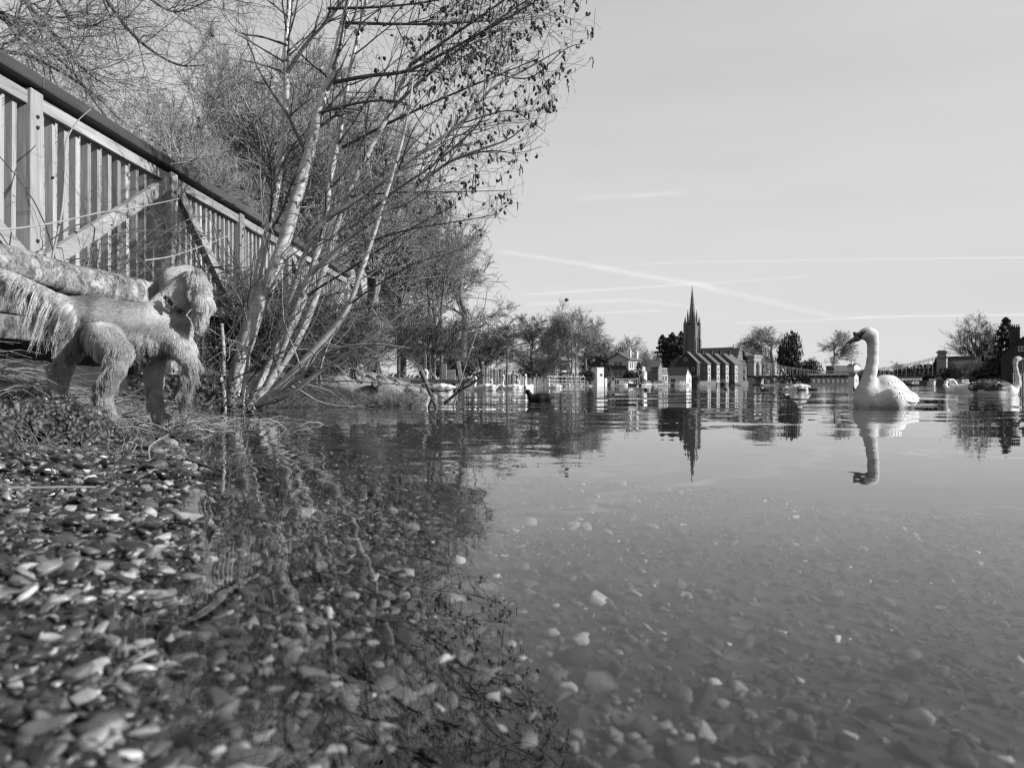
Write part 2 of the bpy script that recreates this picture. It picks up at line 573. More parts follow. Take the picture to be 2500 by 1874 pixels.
# swan plumage: soft white with faint feather ripple
def plumage(name, base, dirt=.1, scale=60):
    t = NT(name)
    v = t.coord('Object')
    a = t.noise(v, scale, 4, .6)
    b = t.noise(v, 9, 3)
    c = t.ramp(b, [(.3, base * (1 - dirt)), (.7, base)])
    vo = t.n.new('ShaderNodeTexVoronoi'); vo.feature = 'SMOOTH_F1'; vo.inputs['Scale'].default_value = 42.0
    t.l.new(t.coord('Object', (.55, 1.0, 1.1)), vo.inputs['Vector'])
    hh = t.math('ADD', t.math('MULTIPLY', vo.outputs['Distance'], .8), t.math('MULTIPLY', a, .5))
    t.bsdf(c, .75, hh, .45, .010, .15)
    MATS[name] = t.m


plumage('swan_white', .45, .16)
plumage('swan_sunlit', .62, .10)  # paler twin of swan_white, with sunlight on farther swans put into its colour
plumage('swan_feather', .50, .08)
plumage('cygnet_grey', .075, .5)
plumage('cygnet_pale', .30, .25)

# stone with lichen (coping, rock)
def lichen(name, base, pale, sc, amt, bump=.5, bd=.008):
    base *= ALB; pale *= ALB
    t = NT(name)
    v = t.coord('Object')
    n1 = t.noise(v, sc, 5, .6, .4)
    n2 = t.noise(v, sc * .8, 7, .72, 1.2)
    n3 = t.noise(v, sc * .22, 2)
    n4 = t.noise(v, sc * 5.5, 3, .6)
    c1 = t.ramp(n1, [(.32, base * .22), (.45, base * .8), (.55, base * 1.1), (.70, base * 1.7)])
    sp_ = t.ramp(n4, [(.36, .45), (.5, 1.0), (.66, 1.35)])
    mm = t.node('ShaderNodeVectorMath', operation='MULTIPLY'); t.l.new(c1, mm.inputs[0]); t.l.new(sp_, mm.inputs[1])
    m = t.ramp(t.math('ADD', n2, t.math('MULTIPLY', t.math('SUBTRACT', n3, .5), .9)), [(.60 - amt, 0.0), (.72 - amt, 1.0)])
    mix = t.node('ShaderNodeMix', data_type='RGBA')
    t.l.new(m, mix.inputs[0]); t.l.new(mm.outputs[0], mix.inputs[6]); mix.inputs[7].default_value = (pale, pale, pale, 1)
    t.bsdf(mix.outputs[2], .9, n1, bump, bd, .2)
    MATS[name] = t.m


lichen('coping_stone', .17, .44, 11.0, .05)
lichen('wall_stone', .13, .28, 9.0, .03)
# pitted conglomerate: pebbly lumps with dark hollows between them
t = NT('rock_stone')
v = t.coord('Object')
vo = t.n.new('ShaderNodeTexVoronoi'); vo.inputs['Scale'].default_value = 74.0
dw = t.node('ShaderNodeVectorMath', operation='MULTIPLY_ADD'); nz = t.n.new('ShaderNodeTexNoise'); nz.inputs['Scale'].default_value = 40.0; t.l.new(v, nz.inputs['Vector']); t.l.new(nz.outputs['Color'], dw.inputs[0]); dw.inputs[1].default_value = (.02, .02, .02); t.l.new(v, dw.inputs[2]); t.l.new(dw.outputs[0], vo.inputs['Vector'])
n1 = t.noise(v, 9, 4, .6)
tone = t.ramp(vo.outputs['Color'], [(0.0, .03), (.4, .06), (.75, .10), (.93, .17), (1.0, .26)])
pit = t.ramp(vo.outputs['Distance'], [(.30, 1.0), (.52, .55), (.72, .12)])
mm = t.node('ShaderNodeVectorMath', operation='MULTIPLY'); t.l.new(tone, mm.inputs[0]); t.l.new(pit, mm.inputs[1])
c = scaled(t, mm.outputs[0], t.ramp(n1, [(.35, .35), (.5, .9), (.68, 1.7)]))
inv = t.math('SUBTRACT', 1.0, vo.outputs['Distance'])
t.bsdf(c, .85, inv, .9, .02, .25)
MATS['rock_stone'] = t.m

# flint pebbles, wet: tone by object random or by attribute
def pebble_mat(name, use_attr):
    t = NT(name)
    src = t.attr('tone') if use_attr else t.rnd()
    v = t.world((1, 1, 1))
    n = t.noise(v, 70, 6, .65, .5)
    n2 = t.noise(v, 22, 3)
    tone = t.ramp(src, [(0.0, .007), (.3, .018), (.58, .042), (.78, .085), (.91, .15), (1.0, .33)])
    f = t.math('ADD', .45, t.math('MULTIPLY', n, 1.1))
    c = scaled(t, tone, f)
    rim = t.ramp(n2, [(.38, .55), (.5, 1.0), (.64, 1.35)])
    mm = t.node('ShaderNodeVectorMath', operation='MULTIPLY'); t.l.new(c, mm.inputs[0]); t.l.new(rim, mm.inputs[1])
    ro = t.ramp(n2, [(.35, .22), (.65, .55)])
    b = t.bsdf(mm.outputs[0], ro, n, .5, .003, .5)
    sz = t.node('ShaderNodeSeparateXYZ'); t.l.new(v, sz.inputs[0])      # wet gloss only above the waterline
    mr = t.n.new('ShaderNodeMapRange'); t.l.new(sz.outputs[2], mr.inputs[0]); mr.inputs[1].default_value, mr.inputs[2].default_value, mr.inputs[3].default_value, mr.inputs[4].default_value = -.004, .003, 0.0, .5
    t.l.new(mr.outputs[0], b.inputs['Specular IOR Level'])
    MATS[name] = t.m


pebble_mat('pebble', False)
pebble_mat('pebble_stuff', True)

# shore ground: dark wet silt between the stones, soil and leaf litter on the bank
t = NT('shore_ground')
v = t.world()
n = t.noise(v, 26, 8, .7)
n2 = t.noise(v, 140, 4, .6)
c = t.ramp(n, [(.3, .005), (.5, .017), (.72, .055)])
t.bsdf(c, t.ramp(n2, [(.4, .3), (.6, .75)]), t.math('ADD', n, t.math('MULTIPLY', n2, .4)), .8, .02, .4)
MATS['shore_ground'] = t.m

# river bed: silty gravel
t = NT('river_bed')
v = t.world()
vo = t.n.new('ShaderNodeTexVoronoi'); vo.inputs['Scale'].default_value = 46.0
t.l.new(t.world((1, 1.0, 1)), vo.inputs['Vector'])
n = t.noise(v, 9, 6, .6)
tone = t.ramp(vo.outputs['Color'], [(0.0, .004), (.6, .013), (.86, .026), (.95, .06), (1.0, .11)])
c = scaled(t, tone, t.math('ADD', .5, n))
t.bsdf(c, .8, vo.outputs['Distance'], .6, .01, .2)
MATS['river_bed'] = t.m

# river water: Fresnel mirror over a clear, slightly tinted body; ripples as a slope field
t = NT('river_water')
g = t.n.new('ShaderNodeNewGeometry')


def slope(scale, stretch, rot, detail, dist=0.0):
    n = t.n.new('ShaderNodeTexNoise'); n.inputs['Scale'].default_value = scale; n.inputs['Detail'].default_value = detail
    n.inputs['Roughness'].default_value = .45; n.inputs['Distortion'].default_value = dist
    t.l.new(t.world(stretch, rot), n.inputs['Vector'])
    s = t.node('ShaderNodeVectorMath', operation='SUBTRACT'); t.l.new(n.outputs['Color'], s.inputs[0]); s.inputs[1].default_value = (.5, .5, .5)
    return s.outputs[0]


sep = t.node('ShaderNodeSeparateXYZ'); t.l.new(g.outputs['Position'], sep.inputs[0])
ln_ = t.node('ShaderNodeVectorMath', operation='LENGTH'); t.l.new(g.outputs['Position'], ln_.inputs[0])
dist = ln_.outputs['Value']


def mrange(x, a, b, c, d):
    m = t.n.new('ShaderNodeMapRange'); m.interpolation_type = 'SMOOTHSTEP'
    t.l.new(x, m.inputs[0])
    for i, q in enumerate((a, b, c, d)): m.inputs[i + 1].default_value = q
    return m.outputs[0]


def vscale(vv, f):
    n = t.node('ShaderNodeVectorMath', operation='SCALE'); t.l.new(vv, n.inputs[0]); t.set(n.inputs['Scale'], f); return n.outputs[0]


def vadd(a, b):
    n = t.node('ShaderNodeVectorMath', operation='ADD'); t.l.new(a, n.inputs[0]); t.l.new(b, n.inputs[1]); return n.outputs[0]


s_near = vscale(slope(9.0, (1.0, 1.15, 1), (0, 0, R(18)), 1.0, .6), .055)       # decimetre ripples
s_near = vscale(s_near, t.math('MULTIPLY', mrange(dist, 1.0, 4.0, .75, .85), mrange(sep.outputs[0], -.7, .5, 1.35, .45)))
s_mid = vscale(slope(2.9, (.30, 1.0, 1), (0, 0, R(3)), 1.5, .3), .075)          # half-metre ripples, crests across the view
s_mid = vscale(s_mid, mrange(dist, 1.6, 5.8, .11, 1.1))
s_far = vscale(slope(.55, (.30, 1.0, 1), (0, 0, R(-5)), 2.0), .095)
s_far = vscale(s_far, mrange(dist, 4.0, 16.0, .04, 1.0))
tot = vadd(vadd(s_near, s_mid), s_far)
patch = t.noise(t.world((.5, 1, 1)), .8, 2)
tot = vscale(tot, mrange(patch, .35, .65, .55, 1.25))
fl = t.node('ShaderNodeVectorMath', operation='MULTIPLY'); t.l.new(tot, fl.inputs[0]); fl.inputs[1].default_value = (1, 1, 0)
nn = vadd(fl.outputs[0], g.outputs['Normal'])
nm = t.node('ShaderNodeVectorMath', operation='NORMALIZE'); t.l.new(nn, nm.inputs[0])
N_ = nm.outputs[0]
ior = t.math('ADD', 1.33, t.math('MULTIPLY', g.outputs['Backfacing'], 1 / 1.33 - 1.33))   # thin sheet: no bending, so no total reflection from below
fr = t.node('ShaderNodeFresnel'); t.l.new(ior, fr.inputs['IOR']); t.l.new(N_, fr.inputs['Normal'])
tr = t.node('ShaderNodeBsdfTransparent'); tr.inputs[0].default_value = (.90, .90, .90, 1)
gl = t.node('ShaderNodeBsdfGlossy'); gl.inputs['Color'].default_value = (1, 1, 1, 1); gl.inputs['Roughness'].default_value = .0
t.l.new(N_, gl.inputs['Normal'])
ms = t.node('ShaderNodeMixShader'); t.l.new(fr.outputs[0], ms.inputs[0]); t.l.new(tr.outputs[0], ms.inputs[1]); t.l.new(gl.outputs[0], ms.inputs[2])
t.l.new(ms.outputs[0], t.out.inputs[0])
MATS['river_water'] = t.m
WATER_T = t

# fur and feathers drawn as curves take their tone from an attribute
t = NT('fur')
c = t.n.new('ShaderNodeAttribute'); c.attribute_name = 'tone'
t.bsdf(c.outputs['Fac'], .38, None, spec=.5)
MATS['fur'] = t.m
t = NT('dog_skin')
t.bsdf(t.attr('tone'), .8, None, spec=.2)
MATS['dog_skin'] = t.m
M = MATS
# ------------------------------------------------------------------ shore, river bed, water, far banks
def vnoise(x, y, scale, seed):
    r = np.random.default_rng(seed).uniform(-1, 1, (64, 64))
    x, y = np.asarray(x) * scale, np.asarray(y) * scale
    i, j = np.floor(x).astype(int), np.floor(y).astype(int)
    fx, fy = x - i, y - j
    fx, fy = fx * fx * (3 - 2 * fx), fy * fy * (3 - 2 * fy)
    g = lambda a, b: r[a % 64, b % 64]
    return (g(i, j) * (1 - fx) + g(i + 1, j) * fx) * (1 - fy) + (g(i, j + 1) * (1 - fx) + g(i + 1, j + 1) * fx) * fy


SHORE = spline([(-.09, -2.5), (-.09, -1.5), (-.15, .1), (-.205, .36), (-.285, .55), (-.39, .85), (-.55, 1.25), (-.72, 1.72), (-1.0, 2.25), (-1.13, 2.7), (-1.55, 3.5),
                (-2.05, 4.6), (-2.35, 5.5), (-2.15, 6.1), (-1.5, 6.35), (-.95, 6.65), (-.80, 7.0), (-1.1, 7.6), (-2.2, 8.4), (-2.9, 9.5), (-3.0, 14), (-3.0, 30)], 220)


def shore_d(x, y):
    """signed distance to the waterline, land positive"""
    x = np.asarray(x, float); y = np.asarray(y, float)
    sh = x.shape; x, y = x.ravel(), y.ravel()
    a, b = SHORE[:-1], SHORE[1:]
    best = np.full(len(x), 1e9)
    for s in range(0, len(x), 20000):
        px = np.stack([x[s:s + 20000], y[s:s + 20000]], 1)[:, None]
        ab = (b - a)[None]; t = np.clip(((px - a[None]) * ab).sum(2) / (ab ** 2).sum(2), 0, 1)
        q = a[None] + t[..., None] * ab
        best[s:s + 20000] = np.sqrt(((px - q) ** 2).sum(2)).min(1)
    poly = np.vstack([SHORE, [(-60, 30), (-60, -2.5)]])
    ins = np.zeros(len(x), bool)
    for (x0, y0), (x1, y1) in zip(poly, np.roll(poly, -1, axis=0)):
        if y0 == y1: continue
        c = ((y0 > y) != (y1 > y)) & (x < (x1 - x0) * (y - y0) / (y1 - y0) + x0)
        ins ^= c
    return np.where(ins, best, -best).reshape(sh)


def ground_z(x, y):
    d = shore_d(x, y)
    z = np.where(d > 0, .075 * np.minimum(d, .4) + .42 * np.clip(d - .4, 0, .55) + .05 * np.clip(d - .95, 0, 6), -np.minimum(.24 * np.minimum(-d, .14) + .11 * np.maximum(-d - .14, 0), .5))
    near = np.clip((4 - np.asarray(y)) / 2, .3, 1)
    return z + (vnoise(x, y, 2.6, 1) * .012 + vnoise(x, y, 7.0, 2) * .007 + vnoise(x, y, 24, 3) * .003) * near


def gz(x, y): return float(ground_z(np.array([x]), np.array([y]))[0])


def grid_mesh(name, xs, ys, fz, mat, kind='structure'):
    X, Y = np.meshgrid(xs, ys)
    Z = fz(X, Y)
    n, m = X.shape
    V = np.stack([X, Y, Z], -1).reshape(-1, 3)
    i = np.arange(n * m).reshape(n, m)
    Fq = np.stack([i[:-1, :-1], i[:-1, 1:], i[1:, 1:], i[1:, :-1]], -1).reshape(-1, 4)
    o = np_mesh(name, V, Fq, mat, smooth=True)
    tag(o, kind=kind)
    return o


xs = np.concatenate([np.arange(-6, -2.6, .12), np.arange(-2.6, 1.6, .03), np.arange(1.6, 8, .2)])
ys = np.concatenate([np.arange(-1.4, 3.2, .03), np.arange(3.2, 9.0, .07), np.arange(9, 26, .5)])
shore = grid_mesh('gravel_shore', xs, ys, ground_z, M['shore_ground'])
shore.data.materials.append(M['river_bed'])
me = shore.data
cz = np.empty(len(me.vertices) * 3, np.float32); me.vertices.foreach_get('co', cz); cz = cz.reshape(-1, 3)
mi = []
dv = shore_d(cz[:, 0], cz[:, 1])
for p in me.polygons:
    mi.append(1 if dv[p.vertices[0]] < -.02 else 0)
me.polygons.foreach_set('material_index', np.array(mi, np.int32))
tag(MB().bb(-2500, 2500, -40, 4500, -1.2, -.55).build('river_bed', M['river_bed']), kind='structure')
wat = MB().add([(-2500, -40, 0), (2500, -40, 0), (2500, 4500, 0), (-2500, 4500, 0)], [(0, 1, 2, 3)]).build('river_water', M['river_water'])
tag(wat, kind='structure')


def bank(name, pts, profile, mat):
    """pts: (x, y, ox, oy) along the waterline; profile: (offset, z) outward"""
    vs, fs, k = [], [], len(profile)
    for x, y, ox, oy in pts:
        l = math.hypot(ox, oy)
        for d, z in profile: vs.append((x + ox / l * d, y + oy / l * d, z + (0 if d < .5 else .12 * math.sin(x * .31 + y * .17 + d))))
    for i in range(len(pts) - 1):
        for j in range(k - 1):
            a = i * k + j; fs.append((a, a + 1, a + k + 1, a + k))
    o = MB().add(vs, fs).build(name, mat); tag(o, kind='structure'); return o


PROF = [(0, -.55), (0.05, .22), (1.2, .42), (6, .75), (25, 1.0), (120, 1.2), (700, 3), (2600, 6)]
bank('far_bank', [(-2.9, 8.9, -1, 0), (-3.0, 14, -1, 0), (-2.9, 25, -1, .05), (-2.4, 60, -1, .1), (0, 95, -1, .3), (5.5, 130, -.8, .6), (24, 200, -.7, .7), (50, 265, -.6, .8),
                  (80, 335, -.5, .9), (119, 400, -.3, 1), (150, 425, 0, 1), (260, 440, 0, 1), (420, 430, .2, 1), (700, 380, .6, 1)], PROF, M['meadow'])
bank('right_bank', [(330, 420, 1, .4), (230, 350, 1, .3), (186, 322, 1, .1), (150, 240, 1, 0), (118, 172, 1, 0), (98, 130, 1, -.1), (90, 90, 1, -.2), (90, 20, 1, -.2)], PROF, M['meadow'])

# ------------------------------------------------------------------ pebbles
def ico(sub):
    import bmesh
    bm = bmesh.new(); bmesh.ops.create_icosphere(bm, subdivisions=sub, radius=1.0)
    v = np.array([q.co[:] for q in bm.verts]); f = np.array([[q.index for q in p.verts] for p in bm.faces]); bm.free()
    return v, f


def pebble_shape(v, rng, round_):
    v = v.copy()
    for _ in range(int(13 - 9 * round_)):
        n = unit(rng.normal(size=3)); h = rng.uniform(.32, .78)
        d = v @ n; over = np.maximum(d - h, 0); v -= over[:, None] * n * 1.0
    for _ in range(3):
        n = unit(rng.normal(size=3)); v *= (1 + .10 * np.sin(v @ n * rng.uniform(1.5, 3.5) + rng.uniform(0, 6)))[:, None]
    return v * np.array([1.0, rng.uniform(.5, .95), rng.uniform(.30, .58)])


def flint(rng, k=16):
    """angular broken stone: a softened convex hull"""
    import bmesh
    bm = bmesh.new()
    p = unit(rng.normal(size=(k, 3))) * rng.uniform(.75, 1.05, (k, 1)) * np.array([1.0, rng.uniform(.55, .9), rng.uniform(.32, .6)])
    for q_ in p: bm.verts.new(q_)
    r_ = bmesh.ops.convex_hull(bm, input=bm.verts[:])
    bmesh.ops.delete(bm, geom=[v for v in bm.verts if not v.link_faces], context='VERTS')
    bmesh.ops.bevel(bm, geom=bm.edges[:], offset=.07, offset_type='OFFSET', segments=1, affect='EDGES', profile=.5, clamp_overlap=True)
    bmesh.ops.triangulate(bm, faces=bm.faces[:])
    bm.verts.index_update()
    v = np.array([q_.co[:] for q_ in bm.verts]); f = np.array([[q_.index for q_ in f_.verts] for f_ in bm.faces]); bm.free()
    return v, f


PR = np.random.default_rng(11)
FLINTS = [flint(PR, PR.integers(11, 20)) for _ in range(16)]
I3, I2, I1 = ico(3), ico(2), ico(1)
near_shapes = [pebble_shape(I3[0], PR, PR.uniform(0, .95) ** 1.3) for _ in range(18)]
mid_shapes = [pebble_shape(I2[0], PR, PR.uniform(0, 1)) for _ in range(14)]
far_shapes = [pebble_shape(I1[0], PR, .2) for _ in range(10)]


def scatter(n, y0, y1, med, sig, lo, hi, xr=(-.74, .74)):
    y = np.sqrt(PR.uniform(y0 ** 2, y1 ** 2, n)); x = PR.uniform(xr[0], xr[1], n) * y + PR.uniform(-.04, .04, n)
    r = np.clip(np.exp(PR.normal(math.log(med), sig, n)), lo, hi)
    return x, y, r


sets = [scatter(10500, .2, 1.45, .0052, .50, .0028, .017, (-.74, .74)), scatter(7500, .2, 1.45, .0056, .50, .003, .018, (-.74, -.1)), scatter(9500, 1.45, 2.9, .0080, .50, .004, .030), scatter(210, .34, 2.4, .0165, .3, .011, .034), scatter(420, .38, 1.7, .0105, .40, .006, .022, (-.25, .74)),
        scatter(900, 1.0, 2.4, .012, .5, .005, .032, (-.8, -.25))]
px, py, pr = (np.concatenate([s[i] for s in sets]) for i in range(3))
dd = shore_d(px, py)
keep = (dd < .62) & ~((py > 2.45) & (dd > -.05) & (PR.uniform(size=len(py)) < .8)) & ~((dd < -.5) & (PR.uniform(size=len(py)) < .45))
px, py, pr, dd = px[keep], py[keep], pr[keep], dd[keep]
pr = np.where((dd < -.05) & (PR.uniform(size=len(pr)) < .5), pr * .85, pr)
pz = ground_z(px, py) + pr * np.where(dd < -.05, PR.uniform(-.1, .3, len(pr)), PR.uniform(-.05, .38, len(pr)))
tone = PR.uniform(0, 1, len(pr))
sub = dd < -.06                                       # stones under water: silty, few pale; water absorption painted in, duller farther out
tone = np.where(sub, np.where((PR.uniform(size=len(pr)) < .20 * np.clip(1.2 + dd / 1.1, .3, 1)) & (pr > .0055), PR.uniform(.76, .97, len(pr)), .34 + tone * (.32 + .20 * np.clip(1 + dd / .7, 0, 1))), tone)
score = pr / py * np.where(dd > -.06, 1.0, .6)
order = np.argsort(-score)
yaw = PR.uniform(0, 2 * np.pi, len(pr)); tilt = PR.normal(0, .22, (len(pr), 2))


def rots(i):
    return Euler((tilt[i, 0], tilt[i, 1], yaw[i])).to_matrix()


peb_me = []
for v_, f_ in FLINTS: peb_me.append(np_mesh('pebble', v_, f_, M['pebble'], smooth=True, link_it=False))
for k, s in enumerate(near_shapes[:9]):
    peb_me.append(np_mesh('pebble', s, I3[1], M['pebble'], smooth=True, link_it=False))
for i in order[:300]:
    o = link('pebble', peb_me[PR.integers(len(peb_me))], shore)
    o.location = (px[i], py[i], pz[i]); o.rotation_euler = (tilt[i, 0], tilt[i, 1], yaw[i]); o.scale = (pr[i],) * 3


def pebble_mass(idx, shapes, faces, name):
    n = len(idx); m = len(shapes[0])
    k = PR.integers(len(shapes), size=n)
    S = np.stack(shapes)[k]
    ca, sa = np.cos(yaw[idx]), np.sin(yaw[idx])
    S = S + np.stack([np.zeros((n, m)), np.zeros((n, m)), S[..., 0] * tilt[idx, :1] + S[..., 1] * tilt[idx, 1:]], -1)
    Xr = S[..., 0] * ca[:, None] - S[..., 1] * sa[:, None]; Yr = S[..., 0] * sa[:, None] + S[..., 1] * ca[:, None]
    V = np.stack([Xr, Yr, S[..., 2]], -1) * pr[idx][:, None, None] + np.stack([px[idx], py[idx], pz[idx]], -1)[:, None]
    Fc = (faces[None] + (np.arange(n) * m)[:, None, None]).reshape(-1, 3)
    return V.reshape(-1, 3), Fc, np.repeat(tone[idx], m)


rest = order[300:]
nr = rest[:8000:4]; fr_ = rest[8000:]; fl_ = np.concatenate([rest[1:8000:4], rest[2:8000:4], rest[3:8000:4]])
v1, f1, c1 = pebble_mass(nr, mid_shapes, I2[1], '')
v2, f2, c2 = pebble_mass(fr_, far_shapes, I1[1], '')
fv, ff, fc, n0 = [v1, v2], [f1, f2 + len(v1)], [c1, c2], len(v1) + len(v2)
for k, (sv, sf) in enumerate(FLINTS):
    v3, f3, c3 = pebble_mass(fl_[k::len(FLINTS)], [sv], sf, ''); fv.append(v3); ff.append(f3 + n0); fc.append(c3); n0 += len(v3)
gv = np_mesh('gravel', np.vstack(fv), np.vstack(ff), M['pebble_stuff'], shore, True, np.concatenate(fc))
tag(gv, kind='stuff')
# ------------------------------------------------------------------ timber railing, retaining boards, stone wall
def fx(y): return -3.1 + .0208 * (y - 4.95)


FR = empty('wooden_railing', (fx(4.95), 4.95, 1.0))
tag(FR, 'tall timber railing with square balusters and diagonal braces running along the bank', 'railing')
FI = FR.matrix_basis.inverted()


def fpart(mb, name, mat, bevel=0.0, smooth=False, parent=None):
    """world coordinates -> local to own centre, parented to the railing"""
    c = sum((Vector(v) for v in mb.v), Vector()) / len(mb.v)
    mb.v = [tuple(Vector(v) - c) for v in mb.v]
    o = mb.build(name, mat, parent or FR, smooth, bevel)
    o.location = c - (parent or FR).location
    return o


POSTS = [3.0, 4.953, 6.911, 8.566, 10.3, 12.0, 13.7]
POST_W = .135
post_me = MB().box((0, 0, 0), (POST_W, POST_W, 2.1)).mesh('post', M['timber'])
bal_mes = [MB().box((0, 0, 0), (w_, d_, l_)).mesh('baluster', M['timber']) for w_, d_, l_ in ((.05, .042, 1.16), (.047, .044, 1.15), (.053, .040, 1.165), (.049, .046, 1.145))]
bolt_me = MB().cyl((0, 0, 0), (.012, 0, 0), .014, .011, 8).mesh('bolt', M['iron_dark'])
for i, y in enumerate(POSTS):
    o = link('post', post_me, FR)
    o.location = Vector((fx(y) - POST_W / 2, y + POST_W / 2, 2.10 - 1.05)) - FR.location
    b = o.modifiers.new('bevel', 'BEVEL'); b.width = .006; b.segments = 2
    for z_ in (1.93, 1.86, 1.12):
        bo = link('bolt', bolt_me, FR); bo.location = Vector((fx(y) - .001, y + POST_W / 2, z_)) - FR.location
for i in range(len(POSTS) - 1):
    y0, y1 = POSTS[i] + POST_W, POSTS[i + 1]
    n = 13
    for k in range(n):
        y = y0 + (y1 - y0) * (k + .5) / n
        o = link('baluster', bal_mes[random.randrange(4)], FR)
        o.location = Vector((fx(y) - .088 + random.uniform(-.003, .003), y, 2.055 - .58)) - FR.location
        o.rotation_euler = (random.uniform(-.012, .012), random.uniform(-.010, .010), random.uniform(-.10, .10))
    # lower rail between the posts, flush board under the cap
    fpart(MB().beam((fx(y0) - .045, y0 + .001, 2.035), (fx(y1) - .045, y1 - .001, 2.035), .055, .085), 'rail', M['timber_rail'], .005)
    fpart(MB().beam((fx(y0) - .075, y0 + .001, .94), (fx(y1) - .075, y1 - .001, .94), .09, .10), 'bottom_rail', M['timber_rail'], .005)
    # braces fan down from the heads of every second post
    hi, lo = (y0, y1) if i % 2 == 0 else (y1, y0)
    if i % 2 == 1: a, b = (y1 - .03, 1.985), (y0 + .06, 1.0)
    else: a, b = (y0 + .03, 1.985), (y1 - .06, 1.0)
    fpart(MB().beam((fx(a[0]) - .028, a[0], a[1]), (fx(b[0]) - .028, b[0], b[1]), .115, .05, up=(1, 0, 0)), 'brace', M['timber_rail'], .004)
for a, b in zip(POSTS[:-1], POSTS[1:]):
    fpart(MB().beam((fx(a) - .06, a + .07, 2.155), (fx(b) - .06, b + .066, 2.155), .20, .085), 'handrail', M['timber_dark'], .012)

# vertical boards holding the bank below the railing
BW = empty('board_wall', (fx(9) - .13, 9, 0))
tag(BW, 'weathered wall of upright boards holding the bank under the railing', 'wall')
bd = MB().box((0, 0, .5), (.03, .128, 1.0)).mesh('board', M['timber_board'])
y = 5.4
while y < 13.8:
    o = link('board', bd, BW)
    o.location = Vector((fx(y) - .15 + random.uniform(-.008, .008), y, random.uniform(-.10, -.03))) - BW.location
    o.rotation_euler = (random.uniform(-.01, .01), 0, random.uniform(-.06, .06))
    y += .14
MBk = MB().bb(-.08, -.05, -3.6, 5, -.2, .9).build('backing_board', M['bank_soil'], BW)

# stone wall with a rounded, lichened coping, left of the dog
SW = empty('stone_wall', (-2.66, 4.2, 0))
tag(SW, 'low stone wall with rounded lichen covered coping behind the dog', 'wall')
ax = [(-2.60, 2.3, .755), (-2.60, 3.4, .77), (-2.59, 4.4, .785), (-2.57, 5.2, .805), (-2.55, 5.72, .82)]
C = spline(ax, 60)
N = 28
V, Fq = tubes(C[None], np.full((1, 60), .118), N)
rr = 1 + .05 * vnoise(V[:, 1], V[:, 0] + V[:, 2], 34, 23) + .06 * vnoise(V[:, 1] * 1.0, V[:, 2] * 1.0 + V[:, 0], 6, 21) + .03 * vnoise(V[:, 1], V[:, 0] * 2 + V[:, 2], 17, 22)
Cc = np.repeat(C, N, axis=0)
dV = (V - Cc) / .118; dV[:, [0, 2]] = np.sign(dV[:, [0, 2]]) * np.abs(dV[:, [0, 2]]) ** .62
V = Cc + dV * .118 * rr[:, None] * np.array([1.25, 1, .84])
V = V - np.array(SW.location)
rows_v = V.reshape(60, N, 3)
cuts = [0, 14, 27, 41, 51, 59]
for i0, i1 in zip(cuts[:-1], cuts[1:]):                # coping stones butted end to end with open joints
    r_ = rows_v[i0:i1 + 1].copy(); r_[0, :, 1] += .006; r_[-1, :, 1] -= .006
    r_[:, :, 0] += random.uniform(-.012, .012); r_[:, :, 2] += random.uniform(-.010, .006)
    r_[0] = r_[0].mean(0) + (r_[0] - r_[0].mean(0)) * .955; r_[-1] = r_[-1].mean(0) + (r_[-1] - r_[-1].mean(0)) * .955
    m_ = i1 - i0 + 1; idx = np.arange(m_ * N).reshape(m_, N)
    fq = np.stack([idx[:-1], np.roll(idx[:-1], -1, 1), np.roll(idx[1:], -1, 1), idx[1:]], -1).reshape(-1, 4)
    np_mesh('coping_stone', r_.reshape(-1, 3), [fq, np.array([list(range(N))[::-1], list(range((m_ - 1) * N, m_ * N))])], M['coping_stone'], SW, True)
# irregular courses of blocks under the coping, a joint between each
blk = 0
for z0, z1 in ((.42, .55), (.555, .675)):
    y = 2.3
    while y < 5.65:
        L = random.uniform(.28, .6); y1 = min(y + L, 5.7)
        xo = random.uniform(-.012, .012)
        c = Vector((-2.75 + xo, (y + y1) / 2, (z0 + z1) / 2))
        o = MB().box((0, 0, 0), (.26, y1 - y - .008, z1 - z0)).build('block', M['wall_stone'], SW, bevel=.012)
        o.location = c - SW.location
        y = y1
MB().bb(-.35, -.19, -1.9, 1.5, -.2, .66).build('core', M['bank_soil'], SW)
# ------------------------------------------------------------------ the leaning alder clump at the water's edge
AR = np.random.default_rng(23)
AB = P(610, 985, 6.25); AB.z = .03
AL = empty('alder_tree', AB)
tag(AL, 'leafless many stemmed alder leaning over the water with dark cones and catkins', 'tree')
AO = np.array(AB)


def stem(pts, Y0, Y1, w0, w1, k=40, ext=None):
    """photo-measured outline (u, v) placed at its own depth; w = width in photo pixels"""
    n = len(pts)
    q = [tuple(P(u, v, Y0 + (Y1 - Y0) * i / (n - 1))) for i, (u, v) in enumerate(pts)]
    C = spline(q, k)
    w = np.linspace(w0, w1, k) * np.linspace(Y0, Y1, k) / F / 2
    return C, w


